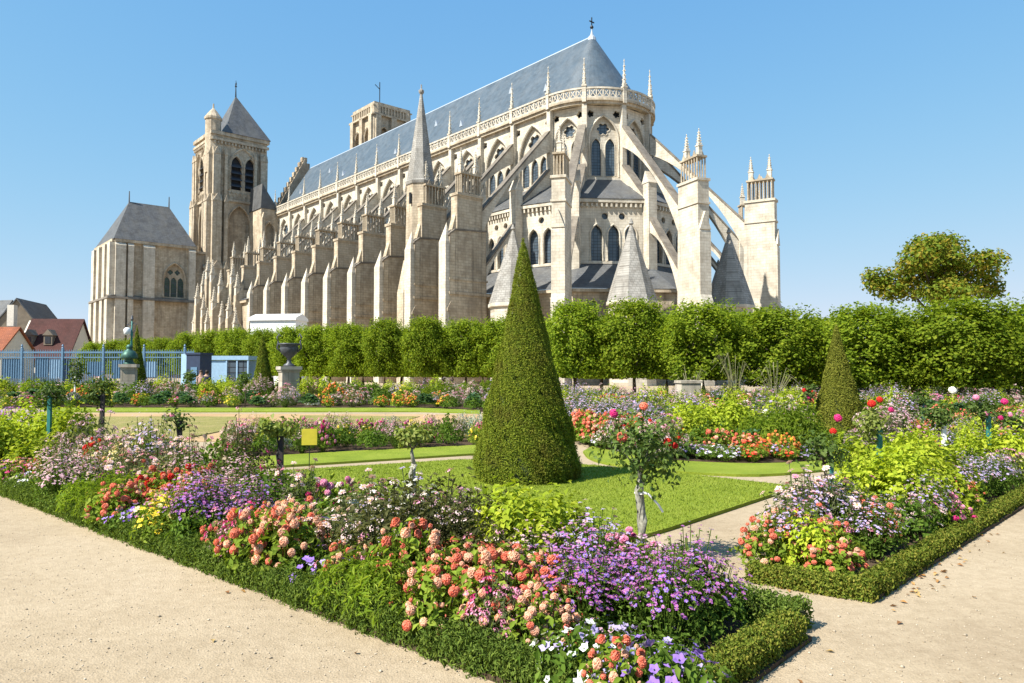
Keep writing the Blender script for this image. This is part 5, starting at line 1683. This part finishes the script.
eA, eB = g2(690, 731), g2(812, 644)
off = (eB - eA).normalized(); off = Vector((-off.y, off.x)) * .13
hedge('short yellow-green box hedge closing the right end of the front bed', eA + off, eB + off, .16, .17, .022, 11000, 'box_leaf', .02, 2)
iA, iB = g2(806, 632), g2(720, 610)
hedge('small dark box hedge turning behind the end of the front bed', iA, iB, .18, .18, .028, 7000, 'box_leaf_dark', .03, 3)
rA, rB = g2(748, 580), g2(876, 601)
hedge('yellow-green box hedge along the near end of the right bed', rA, rB, .15, .13, .024, 9000, 'box_leaf', .022, 4)
rC, rD = g2(882, 601), g2(1180, 405)
off = (rD - rC).normalized(); off = Vector((-off.y, off.x)) * .12
hedge('long clipped box hedge edging the right bed along the right path', rC + off - (rD - rC).normalized() * .12, rC + off + (rD - rC).normalized() * 17, .15, .13, .028, 7000, 'box_leaf', .02, 5)

# ---------------------------------------------------------------- planting
SA = [(15, 440, .6, 1.1, 'lime', None, 1.05), (40, 432, .6, .7, 'lime', None, 1.0), (10, 478, .4, .6, 'phlox', 'pink', 1), (60, 468, .5, .7, 'aster', 'mauve', .85), (110, 440, .6, .9, 'phlox', 'mauve', 1.1), (150, 465, .5, .7, 'cosmos', 'palepink', 1),
      (35, 487, .3, .45, 'dahlia', 'orange', .9), (72, 477, .35, .4, 'aster', 'purple', .8), (95, 494, .3, .45, 'filler', None, 1), (112, 468, .4, .45, 'cosmos', 'cream', .9), (168, 492, .35, .6, 'dahlia', 'coral', 1), (152, 488, .35, .35, 'dahlia', 'red', 1),
      (140, 512, .2, .3, 'petunia', 'violet', 1), (172, 518, .25, .3, 'rudbeckia', 'yellow', .9), (212, 497, .5, .55, 'aster', 'purple', .85), (242, 480, .5, .5, 'aster', 'mauve', .85), (205, 458, .5, .6, 'bronze', 'pink', 1), (232, 442, .6, .5, 'phlox', 'palepink', 1.1),
      (262, 556, .25, .35, 'dahlia', 'salmon', 1), (300, 532, .35, .5, 'dahlia', 'coral', 1), (285, 520, .35, .35, 'dahlia', 'salmon', 1), (238, 548, .2, .25, 'phlox', 'pink', .7), (322, 503, .45, .5, 'weed', None, 1), (352, 512, .5, .45, 'cosmos', 'palepink', 1.05), (388, 508, .5, .45, 'cosmos', 'white', 1.05),
      (448, 512, .6, .6, 'bronze', 'palepink', 1.1), (480, 488, .7, .4, 'bronze', 'magenta', 1.1), (362, 562, .15, .22, 'petunia', 'violet', 1), (380, 568, .15, .22, 'petunia', 'lavender', 1), (352, 585, .25, .3, 'filler', None, .9), (410, 545, .35, .2, 'dahlia', 'cream', .9),
      (440, 565, .35, .45, 'dahlia', 'coral', 1), (505, 575, .35, .5, 'dahlia', 'coral', 1.05), (470, 600, .25, .4, 'dahlia', 'salmon', .9), (425, 598, .2, .3, 'phlox', 'pink', .7), (545, 525, .5, .45, 'lime', None, .92), (600, 558, .5, .4, 'aster', 'purple', .82), (650, 568, .5, .5, 'aster', 'purple', .85),
      (705, 572, .45, .5, 'aster', 'purple', .82), (590, 585, .3, .3, 'weed', None, 1), (690, 600, .25, .4, 'weed', None, 1.1), (640, 600, .3, .3, 'begonia', 'pink', 1), (600, 640, .15, .3, 'petunia', 'lavender', .9), (630, 625, .15, .3, 'petunia', 'lavender', .95), (665, 655, .15, .35, 'petunia', 'violet', .95), (560, 620, .2, .3, 'petunia', 'pink', .9), (772, 606, .2, .2, 'rudbeckia', 'yellow', .85),
      (540, 640, .2, .3, 'dahlia', 'salmon', .85), (620, 665, .1, .3, 'petunia', 'violet', .85)]
L1a, L1b = g2(0, 497), g2(478, 683)
L1d = (L1b - L1a).normalized(); L1n = Vector((-L1d.y, L1d.x))
def rowsA(r, x, y):
    dd = (Vector((x, y)) - L1a).dot(L1n)
    if dd < .75: return wpick(r, [(2, 'petunia', 'violet', 1.2), (1, 'petunia', 'white', 1.2), (2, 'begonia', 'pink', 1.3), (2.5, 'dahlia', 'coral', .75), (1, 'dahlia', 'salmon', .75), (2.5, 'filler', None, .85), (1.5, 'weed', None, .9), (1, 'phlox', 'pink', .7), (1, 'rudbeckia', 'yellow', .75)])
    if dd < 1.4: return wpick(r, [(2, 'dahlia', 'coral'), (1.5, 'dahlia', 'salmon'), (1, 'dahlia', 'red'), (2, 'phlox', 'palepink'), (2, 'aster', 'mauve', .8), (2, 'weed', None, 1.1), (1.5, 'cosmos', 'palepink', .9), (1, 'filler', None)])
    return wpick(r, [(2, 'cosmos', 'palepink'), (2, 'phlox', 'mauve'), (2, 'aster', 'lavender'), (1.5, 'aster', 'purple'), (2, 'bronze', 'pink'), (1.5, 'weed', None, 1.4), (1, 'lime', None, .9), (1, 'dahlia', 'pink', 1.2)])
endA = [(*g2(755, 668), .42), (*g2(800, 648), .42), (*g2(735, 690), .34), (*g2(720, 660), .3)]
hed = [(*(L1a + L1d * t_ + L1n * .11), .13) for t_ in np.arange(-3, 10, .2)]
def ZF(x, y):
    dd = (Vector((x, y)) - L1a).dot(L1n)
    t_ = min(1, max(0, (y - 5.5) / 5))
    return (1.12 if dd < .6 else .9) + max(0, min(1, (dd - .7) / .8)) * (-.02 + .55 * t_)
roses_xy = [(x_, y_ - .22, .24) for _, x_, y_ in LAND] + [(x_ * (1 - q_ / y_), y_ - q_, .3) for n_, x_, y_ in LAND if 'black' in n_ or 'brownish' in n_ or 'grey-green' in n_ or 'white-flecked' in n_ for q_ in (.3, .7)]
fill(BED_A, lambda x, y: .235 if y < 6.5 else .27, SA, rowsA, avoid=endA + hed + roses_xy, seed=3, cap=520)

ZF = lambda x, y: .95
SE = [(745, 555, .25, .4, 'filler', None, .9), (785, 530, .3, .4, 'dahlia', 'salmon', 1), (805, 545, .3, .35, 'lime', None, .75), (768, 548, .25, .3, 'dahlia', 'coral', .9), (845, 560, .2, .4, 'dahlia', 'coral', .85), (865, 575, .2, .25, 'dahlia', 'red', .8), (838, 525, .4, .4, 'aster', 'lavender', .8),
      (795, 490, .55, .6, 'cosmos', 'palepink', 1.1), (830, 495, .5, .4, 'aster', 'lavender', .9), (880, 515, .4, .5, 'aster', 'lavender', .8), (905, 530, .3, .35, 'dahlia', 'coral', .85), (885, 545, .25, .3, 'petunia', 'violet', .9), (915, 470, .6, .7, 'lime', None, 1.0), (868, 465, .5, .45, 'lime', None, .95),
      (890, 455, .6, .7, 'lime', None, 1.05), (960, 455, .5, .6, 'filler', None, 1.2), (985, 468, .4, .6, 'aster', 'lavender', .8), (962, 498, .3, .35, 'phlox', 'pink', .8), (940, 500, .3, .35, 'dahlia', 'pink', .85), (1000, 450, .5, .6, 'lime', None, 1), (900, 552, .2, .4, 'kale', None, .8), (1008, 480, .25, .5, 'dahlia', 'orange', .85),
      (930, 520, .2, .3, 'weed', None, 1), (910, 565, .15, .3, 'weed', None, .9)]
def rowsE(r, x, y):
    return wpick(r, [(2, 'aster', 'lavender', .8), (2, 'dahlia', 'coral', .85), (1.5, 'phlox', 'palepink', .85), (2, 'weed', None, 1), (1, 'lime', None, .9), (1, 'dahlia', 'pink', .85), (1, 'filler', None, .95), (1, 'begonia', 'white', 1.2), (1, 'kale', None, .8)])
rd = (rD - rC).normalized(); rn = Vector((-rd.y, rd.x))
hedE = [(*(rC + rd * t_ + rn * .12), .3) for t_ in np.arange(0, 17, .2)] + [(*(rA.lerp(rB, t_)), .26) for t_ in np.arange(0, 1.01, .1)]
fill(BED_E, lambda x, y: .26 if y < 9 else .38, SE, rowsE, avoid=hedE, seed=5, cap=330)

ZF = lambda x, y: .5 if abs(x - .4466 * y) < .8 and y < 20 else 1.05
SD = [(675, 448, .2, .5, 'petunia', 'white', 1.1), (690, 449, .2, .5, 'petunia', 'lavender', 1.1), (725, 450, .2, .5, 'petunia', 'white', 1.1), (760, 447, .25, .7, 'begonia', 'red', 1.2), (742, 441, .35, .6, 'dahlia', 'coral', 1), (780, 446, .25, .6, 'dahlia', 'orange', .9), (800, 449, .2, .6, 'petunia', 'lavender', 1.1), (825, 449, .2, .6, 'petunia', 'white', 1.1),
      (700, 428, .45, 1.3, 'kale', None, 1.2), (725, 432, .4, 1.0, 'kale', None, 1.1), (790, 428, .45, 1.2, 'kale', None, 1.2), (690, 408, .9, 1.8, 'lime', None, 1.2), (660, 412, .8, 1.5, 'phlox', 'lavender', 1.2), (745, 412, .8, 1.5, 'lime', None, 1.15), (800, 414, .8, 1.8, 'filler', None, 1.8),
      (610, 418, .8, 1.3, 'phlox', 'palepink', 1.25), (602, 436, .4, .7, 'kale', None, 1.2), (630, 404, .9, 2.0, 'aster', 'lavender', 1.2), (590, 410, .8, 1.5, 'dahlia', 'coral', 1.4), (760, 420, .6, 1.2, 'cosmos', 'white', 1.3), (860, 412, .8, 2., 'phlox', 'palepink', 1.3), (905, 415, .8, 2., 'aster', 'mauve', 1.2), (650, 432, .4, .8, 'dahlia', 'red', 1.1)]
FRONT_D = [g2(*p) for p in [(592, 447.5), (615, 452), (670, 461), (760, 464.5), (840, 460), (960, 432), (1080, 414)]]
def front_dist(x, y):
    best = 99
    for a, b in zip(FRONT_D, FRONT_D[1:]):
        ab = b - a; t_ = max(0, min(1, (Vector((x, y)) - a).dot(ab) / ab.dot(ab)))
        best = min(best, (Vector((x, y)) - a - ab * t_).length)
    return best
def rowsD(r, x, y):
    if front_dist(x, y) < 1.25: return wpick(r, [(2, 'petunia', 'white', 1.1), (2, 'begonia', 'pink', 1.2), (2, 'dahlia', 'coral', .9), (1, 'petunia', 'lavender', 1.1), (1, 'weed', None)])
    return wpick(r, [(2, 'phlox', 'palepink', 1.4), (2, 'aster', 'lavender', 1.3), (2, 'dahlia', 'coral', 1.4), (2, 'lime', None, 1.2), (2, 'weed', None, 1.7), (1.5, 'filler', None, 1.7), (1, 'kale', None, 1.4), (1, 'rudbeckia', 'yellow', 1.4), (1, 'dahlia', 'pink', 1.4)])
cone_r = [(AT(838, 370, 20).x, 20, .95), (AT(527, 370, 11.95).x, 11.95, 1.2)]
fill(BED_D, lambda x, y: .31 if front_dist(x, y) < 1.2 else (.48 if y < 23 else .8), SD, rowsD, avoid=cone_r + [(AT(838, 370, q_).x, q_, .85) for q_ in (17.6, 18.5, 19.2)], seed=7, cap=680)

def rowsC(r, x, y):
    if y < 37.5: return wpick(r, [(2, 'kale', None, 1.4), (2, 'phlox', 'palepink', 1.3), (2, 'dahlia', 'orange', 1.3), (1.5, 'rudbeckia', 'yellow', 1.3), (1.5, 'aster', 'lavender', 1.0), (1, 'begonia', 'magenta', 2), (2, 'weed', None, 1.5), (1, 'dahlia', 'salmon', 1.3), (1, 'silver', None, 1.2)])
    return wpick(r, [(3, 'weed', None, 2.6), (2, 'filler', None, 2.6), (3, 'lime', None, 1.6), (2, 'phlox', 'palepink', 1.8), (1, 'dahlia', 'orange', 2.0), (1, 'rudbeckia', 'yellow', 1.9), (1.5, 'aster', 'lavender', 1.5), (1.5, 'aster', 'mauve', 1.5), (1, 'bronze', 'pink', 1.6)])
obs = [(AT(263, 370, 41).x, 41, .9), (AT(137, 370, 43).x, 43, .8), (AT(129, 370, 40).x, 40, .9), (AT(289, 370, 40).x, 40, .9)]
fill(BED_C, lambda x, y: .8 if y < 37.5 else 1.05, [(420, 405, .5, 2.0, 'aster', 'lavender', 1.1)], rowsC, avoid=obs, seed=9, cap=360)

ZF = lambda x, y: 1.25
SB = [(265, 437, .5, .5, 'lime', None, 1), (268, 452, .3, .6, 'silver', None, 1.1), (282, 450, .3, .5, 'silver', None, 1.1), (350, 438, .5, .5, 'phlox', 'mauve', 1.1), (340, 445, .4, .5, 'bronze', 'pink', .9), (352, 456, .2, .3, 'petunia', 'magenta', 1), (382, 432, .5, .5, 'lime', None, 1), (380, 448, .3, .4, 'silver', None, 1),
      (430, 440, .4, .4, 'dahlia', 'red', 1), (445, 445, .3, .3, 'rudbeckia', 'yellow', .9), (460, 437, .4, .5, 'kale', None, 1.2), (322, 438, .5, .5, 'lime', None, .9), (405, 440, .4, .4, 'kale', None, 1), (470, 448, .2, .3, 'begonia', 'pink', 1.2)]
def rowsB(r, x, y):
    return wpick(r, [(2, 'weed', None, 1), (2, 'dahlia', 'pink', .9), (1, 'phlox', 'palepink', .9), (1, 'petunia', 'magenta', 1), (1, 'silver', None, 1), (1, 'rudbeckia', 'yellow', .8), (1, 'aster', 'mauve', .7)])
fill(BED_B, lambda x, y: .45, SB, rowsB, seed=11, cap=80)

# ---------------------------------------------------------------- labels: nth nearest of its kind to a landmark
sets = {}
for t, kind, col, x, y in PLANTS:
    li = min(range(len(LAND)), key=lambda i: (LAND[i][1] - x) ** 2 + (LAND[i][2] - y) ** 2)
    base = NOUN[kind] if col is None or kind == 'bronze' else f'{COLW.get(col, col)} {NOUN[kind]}'
    sets.setdefault((base, li), []).append(((LAND[li][1] - x) ** 2 + (LAND[li][2] - y) ** 2, t, kind, col))
for (base, li), L in sets.items():
    L.sort(key=lambda e: e[0])
    for i, (_, t, kind, col) in enumerate(L):
        o = '' if i == 0 else (ORD[i] if i < len(ORD) else 'further') + ' '
        tag(t, f'{base}, {o}closest to {LAND[li][0]}', {'kale': 'vegetable plant'}.get(kind, 'flower' if col else 'plant'), (f'{COLW.get(col, col)} ' if col and kind != 'bronze' else '') + KIND[kind]['name'].replace('_', ' ') + 's in the beds')
print('PLANTS', len(PLANTS))
from collections import Counter
print(Counter(k for _, k, *_ in PLANTS), len(sc.objects))
